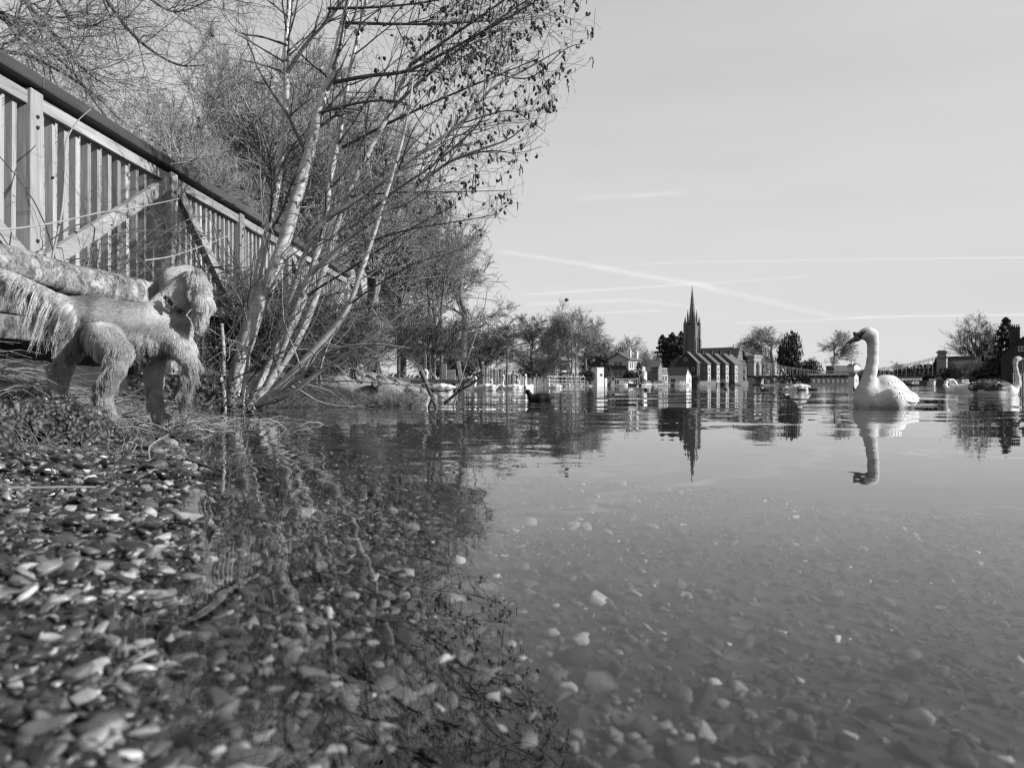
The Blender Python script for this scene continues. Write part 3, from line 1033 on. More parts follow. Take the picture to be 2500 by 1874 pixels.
STEMS = [
    stem([(572, 1000), (580, 925), (598, 843), (623, 771), (655, 699), (690, 602), (726, 475), (753, 384), (780, 271), (808, 181), (826, 113), (846, 23), (868, -90), (885, -240), (905, -420)], 6.1, 6.5, 46, 8),
    stem([(592, 1000), (596, 900), (604, 800), (613, 742), (634, 650), (654, 565), (676, 452), (694, 317), (699, 203), (699, 90), (706, 0), (718, -140), (722, -320)], 6.4, 6.7, 27, 7),
    stem([(606, 995), (640, 925), (680, 850), (720, 780), (753, 692), (789, 552), (807, 430), (835, 294), (853, 181), (884, 45), (920, -120), (935, -300)], 6.3, 6.9, 24, 6),
    stem([(612, 995), (660, 930), (720, 840), (765, 740), (798, 633), (844, 488), (898, 375), (952, 271), (1002, 158), (1065, 68), (1124, 0), (1210, -110)], 6.2, 6.5, 21, 5),
    stem([(630, 990), (690, 935), (760, 860), (815, 800), (853, 742), (907, 588), (952, 443), (979, 353), (997, 271), (1010, 180)], 6.0, 5.8, 20, 4),
    stem([(622, 990), (680, 880), (744, 696), (800, 630), (862, 574), (952, 511), (1043, 434), (1101, 393), (1169, 366), (1240, 340), (1290, 300)], 6.25, 5.5, 17, 3),
    stem([(640, 940), (700, 760), (771, 565), (860, 495), (952, 430), (1043, 362), (1133, 294), (1201, 217), (1290, 165), (1370, 120)], 6.4, 6.0, 17, 3),
    stem([(548, 1002), (545, 930), (546, 860), (541, 790)], 5.9, 5.9, 12, 9, 16),
    stem([(625, 990), (700, 965), (790, 900), (870, 850), (960, 780), (1060, 700)], 6.0, 5.6, 14, 3, 24),
    stem([(630, 990), (720, 930), (800, 860), (900, 840), (1000, 850)], 6.05, 5.5, 10, 2.5, 20),
]
for C, w in STEMS:
    bumps = 1 + .05 * AR.normal(size=len(w)); V, Fq = tubes((C - AO)[None], (w * bumps)[None], 10 if w[0] > .03 else 7)
    np_mesh('trunk', V, Fq, M['alder_bark'], AL, True)
LIMBS = [
    stem([(803, 203), (900, 185), (997, 172), (1100, 120), (1178, 77), (1269, 27), (1340, -20)], 6.4, 6.0, 11, 3),
    stem([(700, 180), (745, 110), (790, 60), (840, 0), (880, -60)], 6.6, 6.5, 11, 4),
    stem([(700, 110), (640, 90), (590, 82), (560, 66)], 6.6, 6.4, 6, 1.5),
    stem([(698, 178), (640, 158), (570, 142)], 6.6, 6.4, 6, 1.5),
    stem([(702, 40), (660, 5), (620, -20)], 6.6, 6.4, 5, 1.5),
    stem([(692, 150), (600, 95), (548, 66)], 6.6, 6.3, 5, 1.5),
    stem([(830, 55), (950, 58), (1080, 58), (1200, 50)], 6.4, 6.1, 9, 3),
    stem([(800, 20), (900, 18), (1000, 10), (1100, -5)], 6.4, 6.2, 8, 3),
    stem([(780, 275), (880, 250), (960, 246), (1000, 262), (1040, 320)], 6.3, 6.0, 8, 2),
    stem([(835, 360), (950, 300), (1080, 240), (1200, 190), (1320, 140)], 6.7, 6.2, 8, 2),
    stem([(853, 560), (960, 470), (1060, 400), (1170, 300), (1180, 240), (1190, 100)], 6.2, 5.9, 7, 2.5),
    stem([(900, 590), (1000, 560), (1120, 540), (1220, 522)], 6.0, 5.6, 6, 1.5),
    stem([(850, 480), (960, 470), (1100, 468), (1240, 465)], 6.4, 6.0, 5, 1.5),
    stem([(1000, 160), (1100, 90), (1230, 0), (1300, -60)], 6.4, 6.1, 9, 3),
    stem([(950, 270), (1060, 170), (1200, 60), (1330, -30)], 6.4, 6.3, 8, 3),
    stem([(1180, 170), (1290, 190), (1380, 120), (1430, 105)], 6.2, 6.0, 4, 1.5),
    stem([(1130, 300), (1240, 270), (1300, 300), (1330, 320)], 6.2, 6.0, 4, 1.5),
    stem([(1100, 393), (1180, 370), (1230, 370), (1260, 380)], 5.6, 5.4, 4, 1.5),
    stem([(853, 742), (930, 690), (1020, 640), (1130, 610)], 5.9, 5.5, 5, 1.5),
    stem([(750, 720), (880, 640), (1000, 560), (1110, 500)], 6.1, 5.7, 6, 2),
]
LQ = np.stack([spline(c, 24) for c, w in LIMBS]); LR = np.stack([np.interp(np.linspace(0, 1, 24), np.linspace(0, 1, len(w)), w) for c, w in LIMBS])
SQ = np.stack([spline(c[int(len(c) * .3):], 24) for c, w in STEMS[:7]]); SR = np.stack([np.interp(np.linspace(.3, 1, 24), np.linspace(0, 1, len(w)), w) for c, w in STEMS[:7]])
bi = (.85, -.25, .15)
A1, a1 = sprout(SQ, SR, 75, AR, .12, 1, (25, 60), (.35, 1.3), 9, .05, .10, .40, .2, True, .0022, bi)
allQ = np.concatenate([spline_ for spline_ in [LQ]]); 
A1b, a1b = sprout(LQ, LR, 170, AR, .2, 1, (25, 65), (.25, .8), 9, .03, .12, .5, .25, True, .0018, (.6, -.1, .1))
A2, a2 = sprout(np.concatenate([A1, A1b]), np.concatenate([a1, a1b]), 1300, AR, .2, 1, (25, 65), (.12, .5), 7, .02, .16, .6, .3, True, .0015, (.4, 0, .1))
A3, a3 = sprout(A2, a2, 2300, AR, .3, 1, (25, 70), (.06, .22), 5, -.02, .2, .7, .4, True, .0012)


def prune(Q_, r_):
    e = Q_[:, -1]; u_ = 1250 + e[:, 0] / e[:, 1] * F; v_ = HV - (e[:, 2] - CH) / e[:, 1] * F
    lim = np.interp(v_, [-300, 0, 90, 150, 220, 330, 440, 520, 580, 640, 760], [1500, 1430, 1455, 1420, 1370, 1330, 1270, 1270, 1220, 1120, 1060])
    k = u_ < lim + AR.normal(0, 14, len(u_)); return Q_[k], r_[k]


A1, a1 = prune(A1, a1); A1b, a1b = prune(A1b, a1b); A2, a2 = prune(A2, a2); A3, a3 = prune(A3, a3)
cr = join_tubes([(LQ, LR, 7), (A1, a1, 5), (A1b, a1b, 4)])
np_mesh('branch', cr[0] - AO, cr[1], M['alder_branch'], AL, True)
cr = join_tubes([(A2, a2, 3), (A3, a3, 3)])
tw = np_mesh('twig', cr[0] - AO, cr[1], M['alder_twig'], AL, True); tag(tw, kind='stuff')
# low tangle round the foot: pale arching shoots
LOWQ = np.stack([spline(c[:int(len(c) * .55)], 20) for c, w in STEMS]); LOWR = np.full((len(STEMS), 20), .012)
B1, b1 = sprout(LOWQ, LOWR, 80, AR, .05, .95, (20, 75), (.5, 1.5), 10, -.015, .13, .5, .25, True, .0025, (.7, -.3, .1))
B2, b2 = sprout(B1, b1, 380, AR, .15, 1, (25, 70), (.15, .6), 7, -.01, .18, .7, .3, True, .0018, (.3, 0, 0))
for Q_ in (B1, B2): Q_[..., 2] = np.maximum(Q_[..., 2], .012)
sel = AR.uniform(size=len(B1)) < .5; sel2 = AR.uniform(size=len(B2)) < .45
cr = join_tubes([(B1[sel], b1[sel], 4), (B2[sel2], b2[sel2], 3)])
o = np_mesh('shoot', cr[0] - AO, cr[1], M['pale_twig'], AL, True); tag(o, kind='stuff')
cr = join_tubes([(B1[~sel], b1[~sel], 4), (B2[~sel2], b2[~sel2], 3)])
o = np_mesh('shoot', cr[0] - AO, cr[1], M['alder_branch'], AL, True); tag(o, kind='stuff')

# cones and hanging catkins on the outer twigs
tips = np.concatenate([A3[:, -1], A3[:, 3], A2[:, -1]])
uu = 1250 + tips[:, 0] / tips[:, 1] * F; vv = HV - (tips[:, 2] - CH) / tips[:, 1] * F
wgt = np.where((uu > 860) & (vv < 520), 1.0, .10) * np.where(vv < 560, 1, .1) * np.where(uu > 1040, 1.6, .7)
cone_me = MB().ball((0, 0, -.013), .0105, (.85, .85, 1.45), 7, 5).mesh('cone', M['cone_dark'], True)
cat_me = MB()
for i in range(4): cat_me.ball((math.sin(i * 1.9) * .0015, math.cos(i * 2.3) * .0015, -.010 - i * .0125), .0048 - .0004 * i, (1, 1, 2.0), 6, 4)
cat_me = cat_me.mesh('catkin', M['cone_dark'], True)
pick = AR.choice(len(tips), 950, replace=False, p=wgt / wgt.sum())
j = 0
for i in pick:
    tip = tips[i]
    if AR.uniform() < .62:
        for q in range(AR.integers(1, 4)):
            if j >= 1250: break
            rot = (AR.normal(0, .5), AR.normal(0, .5), AR.uniform(0, 6)); p = tip - AO + AR.normal(size=3) * .012
            if j < 300:
                o = link('cone', cone_me, AL); o.location = p; o.rotation_euler = rot; o.scale = (AR.uniform(.9, 1.35),) * 3
            else:
                EXTRA = globals().setdefault('EXTRA', []); EXTRA.append((0, p, rot, AR.uniform(.9, 1.35)))
            j += 1
    else:
        for q in range(AR.integers(1, 4)):
            p = tip - AO + AR.normal(size=3) * .010; rot = (AR.normal(0, .14), AR.normal(0, .14), AR.uniform(0, 6)); sc = AR.uniform(.7, 1.25)
            n_cat = globals().setdefault('NCAT', [0])
            if n_cat[0] < 260:
                o = link('catkin', cat_me, AL); o.location = p; o.rotation_euler = rot; o.scale = (sc,) * 3; n_cat[0] += 1
            else: EXTRA = globals().setdefault('EXTRA', []); EXTRA.append((1, p, rot, sc))
for kind_, nm_, src in ((0, 'cone', cone_me), (1, 'catkin', cat_me)):
    mb = MB(); vs = [v.co.copy() for v in src.vertices]; fs = [tuple(p.vertices) for p in src.polygons]
    for k_, p, rot, sc in globals().get('EXTRA', []):
        if k_ == kind_:
            Mx = Euler(rot).to_matrix() * sc; mb.add([Mx @ v + Vector(p) for v in vs], fs)
    if mb.v: tag(mb.build(nm_, M['cone_dark'], AL, True), kind='stuff')

# broken boughs lying half in the water beyond the alder
for pts, Y, w0, w1, lab in (
        ([(1028, 905), (1045, 945), (1062, 985), (1066, 1000)], 6.3, 13, 8, 'thick dark broken bough standing out of the water beside the swans'),
        ([(1085, 985), (1120, 955), (1150, 938), (1180, 915)], 6.4, 9, 3, 'forked dead bough slanting up out of the shallow water'),
        ([(1105, 1000), (1140, 880), (1180, 760), (1190, 700)], 6.6, 4, 1.5, 'tall pale rod leaning up out of the water')):
    C, w = stem(pts, Y, Y - .15, w0, w1, 20)
    Q1, q1 = sprout(C[None], w[None], 7, AR, .3, 1, (25, 60), (.15, .45), 7, .02, .12, .6, .3, True, .002)
    cr = join_tubes([(C[None], w[None], 7), (Q1, q1, 4)])
    o = np_mesh('fallen_bough', cr[0] - C[0], cr[1], M['pale_twig' if 'pale' in lab else 'alder_branch'], None, True)
    o.location = C[0]; tag(o, lab, 'branch')
# ------------------------------------------------------------------ bare trees, conifers, bushes
def tree_proto(seed, lead=.75, limbs=14, limb_ln=(.35, .6), limb_ang=(35, 65), n2=90, n3=600, n4=3600, n5=0, up=.06, rmin=.0007, trunk_r=.022, wob=.12, first=.22, stems=1, droop=0.0):
    r = np.random.default_rng(seed)
    T, TR = [], []
    for s in range(stems):
        a = 2 * math.pi * s / max(stems, 1) + r.uniform(0, 2)
        lean = (0 if stems == 1 else .10)
        pts = [(0.012 * stems * math.cos(a) * (stems > 1), .012 * stems * math.sin(a) * (stems > 1), -.02)]
        for k in range(1, 7):
            z = lead * k / 6 * r.uniform(.96, 1.0)
            pts.append((math.cos(a) * lean * z * 1.6 + r.normal(0, .008), math.sin(a) * lean * z * 1.6 + r.normal(0, .008), z))
        T.append(spline(pts, 14)); TR.append(trunk_r * (1.0 if stems == 1 else .7) * np.linspace(1.1, .25, 14))
    T = np.stack(T); TR = np.stack(TR)
    L1, l1 = sprout(T, TR, limbs, r, first, .98, limb_ang, limb_ln, 10, up, wob, .55, .3, False, rmin * 2)
    L2, l2 = sprout(L1, l1, n2, r, .2, 1, (25, 55), (.35, .7), 8, up * .7 + droop, wob, .6, .3, False, rmin * 1.5)
    L3, l3 = sprout(np.concatenate([L2, spline_rows(L1, 8)]), np.concatenate([l2, rows(l1, 8)]), n3, r, .15, 1, (25, 60), (.35, .75), 6, up * .4 + droop, wob * 1.2, .6, .4, False, rmin * 1.2)
    sets = [(L1, l1, 5), (L2, l2, 4), (L3, l3, 3)]
    L4, l4 = sprout(L3, l3, n4, r, .15, 1, (25, 65), (.35, .8), 5, up * .3 + droop, wob * 1.3, .7, .5, False, rmin)
    sets.append((L4, l4, 3))
    if n5:
        L5, l5 = sprout(L4, l4, n5, r, .2, 1, (25, 65), (.4, .9), 4, up * .2 + droop, wob * 1.3, .8, .6, False, rmin)
        sets.append((L5, l5, 3))
    tv = join_tubes([(T, TR, 8)])
    cv = join_tubes(sets)
    s = 1.0 / max(cv[0][:, 2].max(), .1)
    return (np_mesh('trunk', tv[0] * s, tv[1], M['bark_grey'], smooth=True, link_it=False), np_mesh('crown', cv[0] * s, cv[1], M['twig_grey'], smooth=True, link_it=False))


def spline_rows(Q, k): return np.stack([spline(q, k) for q in Q])
def rows(r_, k): return np.stack([np.interp(np.linspace(0, 1, k), np.linspace(0, 1, r_.shape[1]), q) for q in r_])


PROTO = {
    'dense': tree_proto(31, .72, 20, (.38, .60), (22, 48), 120, 750, 3700, 4600, .06, .00055, .019, .11, .20),
    'dense2': tree_proto(32, .80, 24, (.28, .50), (20, 45), 140, 800, 3700, 4600, .08, .00055, .017, .11, .20),
    'plane': tree_proto(33, .62, 13, (.42, .66), (32, 66), 110, 700, 3900, 0, .05, .0009, .017, .16, .3),
    'tall': tree_proto(34, .66, 26, (.36, .62), (14, 40), 130, 800, 4600, 0, .08, .0009, .013, .10, .25, 3),
    'round': tree_proto(35, .62, 22, (.45, .8), (18, 55), 170, 900, 3600, 0, .05, .0010, .022, .055, .22, 4),
    'bush': tree_proto(36, .5, 24, (.5, .95), (20, 70), 150, 800, 4600, 0, .05, .0012, .010, .15, .03, 4),
}
DARKC = {}


def tree(u, vtop, Y, kind, label, name='bare_tree', group=None, wide=1.0, rz=0.0, z0=.6, crown_mat=None, cat='tree'):
    h = CH + (HV - vtop) / F * Y - z0
    x = (u - 1250) / F * Y
    t = empty(name, (x, Y, z0), rz); t.scale = (h * wide, h * wide, h)
    tag(t, label, cat, group)
    tm, cm = PROTO[kind]
    if crown_mat:
        key = (kind, crown_mat)
        if key not in DARKC:
            c2 = cm.copy(); c2.materials.clear(); c2.materials.append(M[crown_mat]); DARKC[key] = c2
        cm = DARKC[key]
    link('trunk', tm, t); link('crown', cm, t)
    return t


# the thicket of bare trees behind the railing, front to back
tree(445, 215, 24, 'dense', 'bushy bare tree rising just above the railing handrail', rz=.4, wide=1.0, z0=.9)
tree(560, 90, 30, 'dense2', 'tall twiggy bare tree behind the thin left alder stem', rz=1.9, wide=1.05, z0=.9)
tree(300, 260, 18, 'dense2', 'pale barked bare tree low behind the second railing post', rz=5.0, wide=1.2, z0=.9, crown_mat='twig_pale')
tree(480, 120, 27, 'dense', 'bushy bare tree between the third and fourth railing posts', rz=2.4, wide=1.0, z0=.9)
tree(620, 70, 29, 'dense', 'tall fine twigged bare tree between the two main alder trunks', rz=.2, wide=1.0, z0=.9)
tree(740, 85, 31, 'dense2', 'fine twigged bare tree framed by the upper alder fork', rz=5.3, wide=1.15, z0=.9)
tree(690, 75, 33, 'dense', 'tall bare tree behind the thick alder trunk', rz=2.6, wide=.95, z0=.9)
tree(800, 95, 36, 'dense2', 'bare tree behind the upper fork of the alder', rz=3.7, wide=1.1, z0=.9)
tree(905, 150, 40, 'dense', 'bare tree behind the long leaning alder stems', rz=4.6, wide=.9, z0=.9)
tree(985, 270, 43, 'dense2', 'bare tree whose crown slopes down towards the river', rz=.9, wide=.65, z0=.9)
tree(1065, 400, 48, 'tall', 'lower bare tree next to the big plane tree by the river', rz=5.6, wide=.75, z0=.8)
tree(1128, 532, 60, 'plane', 'large bare plane tree on the left bank above the jetty posts', 'plane_tree', rz=.5, wide=1.12, z0=.6)
tree(975, 600, 46, 'plane', 'dark bare tree with a leaning trunk in front of the thicket', rz=2.2, wide=.8, z0=.7, crown_mat='twig_dark')
tree(1045, 720, 40, 'bush', 'dark bare shrub beneath the plane tree beside the landing stage', 'shrub', None, 1.3, 1.0, .6, 'twig_dark', 'shrub')
tree(920, 730, 30, 'bush', 'dark bare shrub above the concrete bank', 'shrub', None, 1.5, 2.0, .6, 'twig_dark', 'shrub')
tree(1180, 770, 66, 'bush', 'low bare shrub right of the plane tree trunk', 'shrub', None, 1.6, 3.0, .6, 'twig_dark', 'shrub')
tree(800, 700, 24, 'bush', 'tangled bare shrub behind the foot of the alder', 'shrub', None, 1.3, 4.0, .6, 'twig_dark', 'shrub')
tree(680, 640, 8.3, 'bush', 'tangled bare shrub at the foot of the railing behind the alder trunks', 'shrub', None, 1.1, .7, .15, 'twig_dark', 'shrub')
tree(775, 690, 9.0, 'bush', 'bare shrub hiding the foot of the boards behind the leaning stems', 'shrub', None, 1.2, 1.7, .15, 'twig_dark', 'shrub')
tree(862, 735, 9.6, 'bush', 'bare shrub at the far end of the railing above the concrete bank', 'shrub', None, 1.2, 2.9, .2, 'twig_grey', 'shrub')
tree(640, 560, 20, 'bush', 'tangled bare shrub behind the far end of the railing', 'shrub', None, 1.2, 5.0, .7, None, 'shrub')
tree(1238, 790, 92, 'plane', 'small spreading tree right of the plane tree at the river bend', rz=1.4, wide=1.2, z0=.7, crown_mat='twig_dark')
tree(1310, 838, 118, 'bush', 'leaning pale stemmed tree hanging over the piles', 'riverside_tree', None, 1.7, .6, .6, 'twig_dark')
tree(1300, 762, 150, 'plane', 'domed bare tree behind the leaning riverside tree', rz=2.9, wide=1.1, crown_mat='twig_dark')
tree(1355, 758, 165, 'dense', 'bare tree with a dense crown behind the white sloping house', rz=4.2, wide=1.0, crown_mat='twig_dark')
TALL = tree(1397, 724, 140, 'tall', 'tallest slender tree with a dark round nest at its top', 'poplar_tree', None, 1.1, .2)
tree(1432, 768, 150, 'plane', 'bare tree with arching limbs right of the slender nest tree', rz=3.3, wide=1.15)
tree(1466, 806, 240, 'bush', 'low bare tree behind the white box shaped building', rz=.8, wide=1.4, crown_mat='twig_dark')
tree(1576, 836, 215, 'round', 'small bare tree in front of the grey gabled house', rz=.8, wide=.8)
tree(1703, 912, 262, 'bush', 'small bare shrub right of the white gabled houses', 'shrub', None, 1.0, 2.4, .5, 'twig_dark', 'shrub')
tree(1886, 792, 520, 'plane', 'broad domed bare tree just right of the bridge tower', rz=1.1, wide=2.0)
tree(2035, 804, 500, 'plane', 'bare spreading tree seen over the bridge left of the swan', rz=4.4, wide=1.4)
tree(1975, 868, 500, 'dense', 'low bare tree behind the middle of the bridge', rz=2.5, wide=1.3, crown_mat='twig_dark')
tree(1850, 858, 470, 'bush', 'dense rounded shrub behind the bridge chains', 'shrub', None, 1.3, 2.5, .6, 'twig_dark', 'shrub')
tree(2205, 880, 520, 'bush', 'small bare tree beyond the bridge right of the swan', rz=.6, wide=1.4)
tree(2394, 754, 300, 'round', 'fan shaped bare tree right of the far bridge tower', rz=.3, wide=1.2, crown_mat='twig_dark')
tree(2420, 858, 170, 'bush', 'grey bare garden shrub in front of the dark house', 'shrub', None, 1.2, 1.3, .6, None, 'shrub')
tree(2365, 872, 200, 'bush', 'dark bare garden shrub below the fan shaped tree', 'shrub', None, 1.3, 4.0, .6, 'twig_dark', 'shrub')
nest = MB().ball((0, 0, 0), .42, (1, 1, .8), 9, 7).build('bird_nest', M['twig_dark'])
_nv = np.empty(len(PROTO['tall'][1].vertices) * 3, np.float32); PROTO['tall'][1].vertices.foreach_get('co', _nv); _nv = _nv.reshape(-1, 3)
_c = _nv[(_nv[:, 2] > .93) & (_nv[:, 2] < .97)]; _c = _c[np.hypot(_c[:, 0], _c[:, 1]).argmin()]
_cs, _sn = math.cos(.2), math.sin(.2)
nest.location = (TALL.location.x + TALL.scale[0] * (_c[0] * _cs - _c[1] * _sn), TALL.location.y + TALL.scale[0] * (_c[0] * _sn + _c[1] * _cs), TALL.location.z + TALL.scale[2] * _c[2]); tag(nest, 'dark round bird nest at the top of the slender tree', 'nest')

# overhanging limbs of a big tree left of the frame
OR_ = np.random.default_rng(77)
ob = np.array([-10.5, 10.5, .9])
OT = empty('overhanging_tree', ob)
tag(OT, 'large bare tree with drooping dark limbs spreading in from the top left', 'tree')


def limb(pts, Y0, Y1, w0, w1):
    n = len(pts)
    C = spline([tuple(P(u, v, Y0 + (Y1 - Y0) * i / (n - 1))) for i, (u, v) in enumerate(pts)], 18)
    return C, np.linspace(w0, w1, 18) * np.linspace(Y0, Y1, 18) / F / 2


OL = [limb(*a) for a in (
    ([(-160, -80), (0, 40), (40, 62), (85, 100), (145, 145), (200, 205), (260, 290)], 10.5, 9.5, 16, 3),
    ([(-150, 80), (20, 126), (60, 132), (120, 160), (190, 200), (240, 240), (290, 290)], 10.0, 9.5, 12, 3),
    ([(-60, -140), (60, 0), (110, 60), (150, 110), (210, 175), (270, 215)], 11, 10, 14, 3),
    ([(60, -160), (130, -20), (165, 40), (190, 60), (235, 60), (260, 30)], 11, 10.5, 12, 3),
    ([(150, -160), (260, 0), (320, 80), (380, 130), (440, 160), (500, 158)], 11, 10, 12, 2),
    ([(250, -170), (330, -40), (400, 20), (450, 25), (520, -5)], 11, 10.5, 10, 2),
    ([(-120, 0), (30, 40), (45, 90), (50, 135)], 10, 9.8, 9, 2),
    ([(0, -120), (90, 60), (105, 100), (130, 190), (180, 270)], 10.4, 10, 8, 2))]
OQ = np.stack([c for c, w in OL]); OW = np.stack([w for c, w in OL])
T0 = np.stack([spline([ob + (0, 0, -.9), ob + (.2, 0, 2), ob + (.6, 0, 4.5), ob + (1.2, .2, 7.5)], 18)]); T0w = np.linspace(.3, .16, 18)[None]
J = np.stack([spline([ob + (.5, 0, 4.0 + .4 * i), (ob + (.5, 0, 4.3 + .4 * i) + q[0]) / 2 + (0, 0, .5), q[0]], 10) for i, q in enumerate(OQ)]); Jw = np.stack([np.linspace(.11, w[0], 10) for w in OW])
O2, o2 = sprout(OQ, OW, 150, OR_, .1, 1, (25, 65), (.5, 1.5), 10, -.02, .16, .5, .2, True, .004, (.3, -.1, -.1))
O3, o3 = sprout(O2, o2, 1000, OR_, .15, 1, (25, 65), (.25, .8), 8, -.03, .2, .6, .3, True, .0026, (.2, 0, -.1))
O4, o4 = sprout(O3, o3, 2600, OR_, .2, 1, (25, 70), (.12, .4), 5, -.03, .2, .7, .4, True, .0022)
v = join_tubes([(T0, T0w, 10)]); np_mesh('trunk', v[0] - ob, v[1], M['bark_dark'], OT, True)
v = join_tubes([(OQ, OW, 7), (J, Jw, 7)]); np_mesh('limb', v[0] - ob, v[1], M['bark_dark'], OT, True)
v = join_tubes([(O2, o2, 4), (O3, o3, 3), (O4, o4, 3)]); np_mesh('crown', v[0] - ob, v[1], M['twig_grey'], OT, True)


# evergreens: leaf-sized faces through the volume
def leaf_faces(pos, size, rng, flat=.0):
    n = len(pos)
    a = unit(rng.normal(size=(n, 3))); b = unit(np.cross(a, rng.normal(size=(n, 3))))
    s = (size * rng.uniform(.6, 1.4, n))[:, None]
    V = np.stack([pos - a * s, pos + b * s * .55, pos + a * s, pos - b * s * .55], 1).reshape(-1, 3)
    return V, np.arange(4 * n).reshape(n, 4)


def conifer_mesh(seed, n=2600, pw=.8, width=.30, tiers=11, size=.028):
    r = np.random.default_rng(seed)
    z = r.uniform(.04, 1, n)
    br = r.integers(0, 9, n) * 2 * np.pi / 9 + np.floor(z * tiers) * 2.4 + r.normal(0, .22, n)
    rad = width * (1 - z) ** pw * np.sqrt(r.uniform(.05, 1, n)) * (1 + .35 * np.sin(br * 3 + np.floor(z * tiers) * 1.7)) + .012
    p = np.stack([rad * np.cos(br), rad * np.sin(br), z - rad * .25 + .03 * np.sin(z * tiers * 6.28)], 1)
    V, Fc = leaf_faces(p, size, r)
    return np_mesh('crown', V, Fc, M['conifer'], link_it=False)


def cloud_mesh(seed, n=2600, lobes=7, size=.05, mat='hedge_leaf'):
    r = np.random.default_rng(seed)
    c = r.uniform(-1, 1, (lobes, 3)) * np.array([.3, .3, .25]) + np.array([0, 0, .55]); rad = r.uniform(.22, .4, lobes)
    k = r.integers(0, lobes, n)
    p = c[k] + unit(r.normal(size=(n, 3))) * (rad[k] * r.uniform(.45, 1.05, n) ** .5)[:, None]
    p[:, 2] = np.maximum(p[:, 2], .0)
    V, Fc = leaf_faces(p, size, r)
    return np_mesh('crown', V, Fc, M[mat], link_it=False)


CON = [conifer_mesh(41), conifer_mesh(42, 2600, .55, .24), conifer_mesh(43, 3200, 1.0, .42, 8, .04)]
CLD = [cloud_mesh(51), cloud_mesh(52, 3000, 9), cloud_mesh(53, 3000, 11, .05, 'conifer')]
stalk = MB().cyl((0, 0, -.03), (0, 0, .9), .022, .004, 7).mesh('trunk', M['bark_dark'])
stalk2 = MB().cyl((0, 0, -.03), (0, 0, .55), .03, .012, 7).mesh('trunk', M['bark_dark'])


def evergreen(u, vtop, Y, me, label, w=1.0, z0=.6, name='conifer_tree', cat='tree', rz=0.0):
    h = CH + (HV - vtop) / F * Y - z0
    t = empty(name, ((u - 1250) / F * Y, Y, z0), rz); t.scale = (h * w, h * w, h)
    tag(t, label, cat)
    link('trunk', stalk if me in CON else stalk2, t); link('crown', me, t)
    return t


evergreen(1617, 818, 430, CON[1], 'leftmost dark pointed conifer left of the church', .9)
evergreen(1630, 824, 436, CON[1], 'dark conifer second from the left beside the church', .9, rz=1)
evergreen(1641, 812, 425, CON[1], 'dark pointed conifer at the middle of the church clump', .9, rz=2)
evergreen(1653, 820, 436, CON[0], 'dark conifer between the two tallest of the church clump', .9, rz=3)
evergreen(1663, 809, 428, CON[0], 'tall dark conifer close to the church tower', .8, rz=4)
evergreen(1673, 822, 420, CON[0], 'dark conifer nearest the church tower', .8, rz=5)
evergreen(1472, 838, 195, CON[1], 'thin dark conifer behind the white box shaped building', 1.0)
evergreen(1560, 884, 196, CON[1], 'narrow dark cypress by the corner of the chalet house', 1.3, name='cypress_tree')
evergreen(1535, 900, 192, CLD[0], 'clipped egg shaped bush in the chalet garden', .8, name='clipped_bush', cat='bush')
evergreen(1928, 812, 480, CLD[2], 'dark cedar standing right of the domed bare tree', .36, name='cedar_tree')
evergreen(1972, 880, 470, CLD[2], 'lower dark cedar behind the bridge chains', .9, name='cedar_tree')
evergreen(2110, 906, 480, CLD[2], 'dark round evergreen beyond the bridge beside the swan neck', 1.8, name='evergreen_bush', cat='bush')
evergreen(2142, 904, 490, CLD[1], 'rounded evergreen beyond the bridge right of the swan neck', 2.0, name='evergreen_bush', cat='bush')
evergreen(2190, 908, 500, CLD[2], 'small evergreen dome far beyond the bridge', 1.8, name='evergreen_bush', cat='bush')
evergreen(2255, 890, 470, CLD[2], 'dark evergreen behind the chains left of the far tower', 2.2, name='evergreen_bush', cat='bush')
evergreen(2290, 870, 460, CON[2], 'flat layered cedar just left of the far bridge tower', 1.2, name='cedar_tree')
evergreen(2456, 775, 155, CON[0], 'tall dark conifer in front of the dark brick house', 1.1)
evergreen(2330, 900, 235, CLD[1], 'dark laurel bush right of the far bridge tower', 1.6, name='laurel_bush', cat='bush')
evergreen(2425, 893, 160, CLD[2], 'dark laurel bush under the tall conifer', 1.8, name='laurel_bush', cat='bush')
for i, (u, v, Y, lab) in enumerate(((1090, 868, 52, 'dark laurel bush behind the timber posts'),
                                    (1430, 905, 145, 'dark hedge bush below the white sloping house'),
                                    (1385, 915, 150, 'low hedge bush behind the white railings'), (1590, 922, 218, 'dark hedge bush below the grey gabled house'), (1290, 900, 112, 'dark hedge bush behind the line of piles'))):
    evergreen(u, v, Y, CLD[i % 2], lab, 2.0 if Y < 130 else 1.3, .5, 'hedge_bush', 'bush', i * 1.3)
# far woods closing the horizon behind everything
wr = np.random.default_rng(61)
n = 9000
wx = wr.uniform(-900, 900, n); wy = 640 + wr.uniform(0, 60, n)
hgt = 9 + 5 * vnoise(wx, wx * 0, .02, 5) + 2 * vnoise(wx, wx * 0, .11, 6)
wp = np.stack([wx, wy, 1 + wr.uniform(0, 1, n) * hgt], 1)
v, f = leaf_faces(wp, np.full(n, 2.2), wr)
tag(np_mesh('far_woods', v, f, M['hedge_leaf']), 'low dark line of distant woods along the horizon', 'woods', kind='stuff')
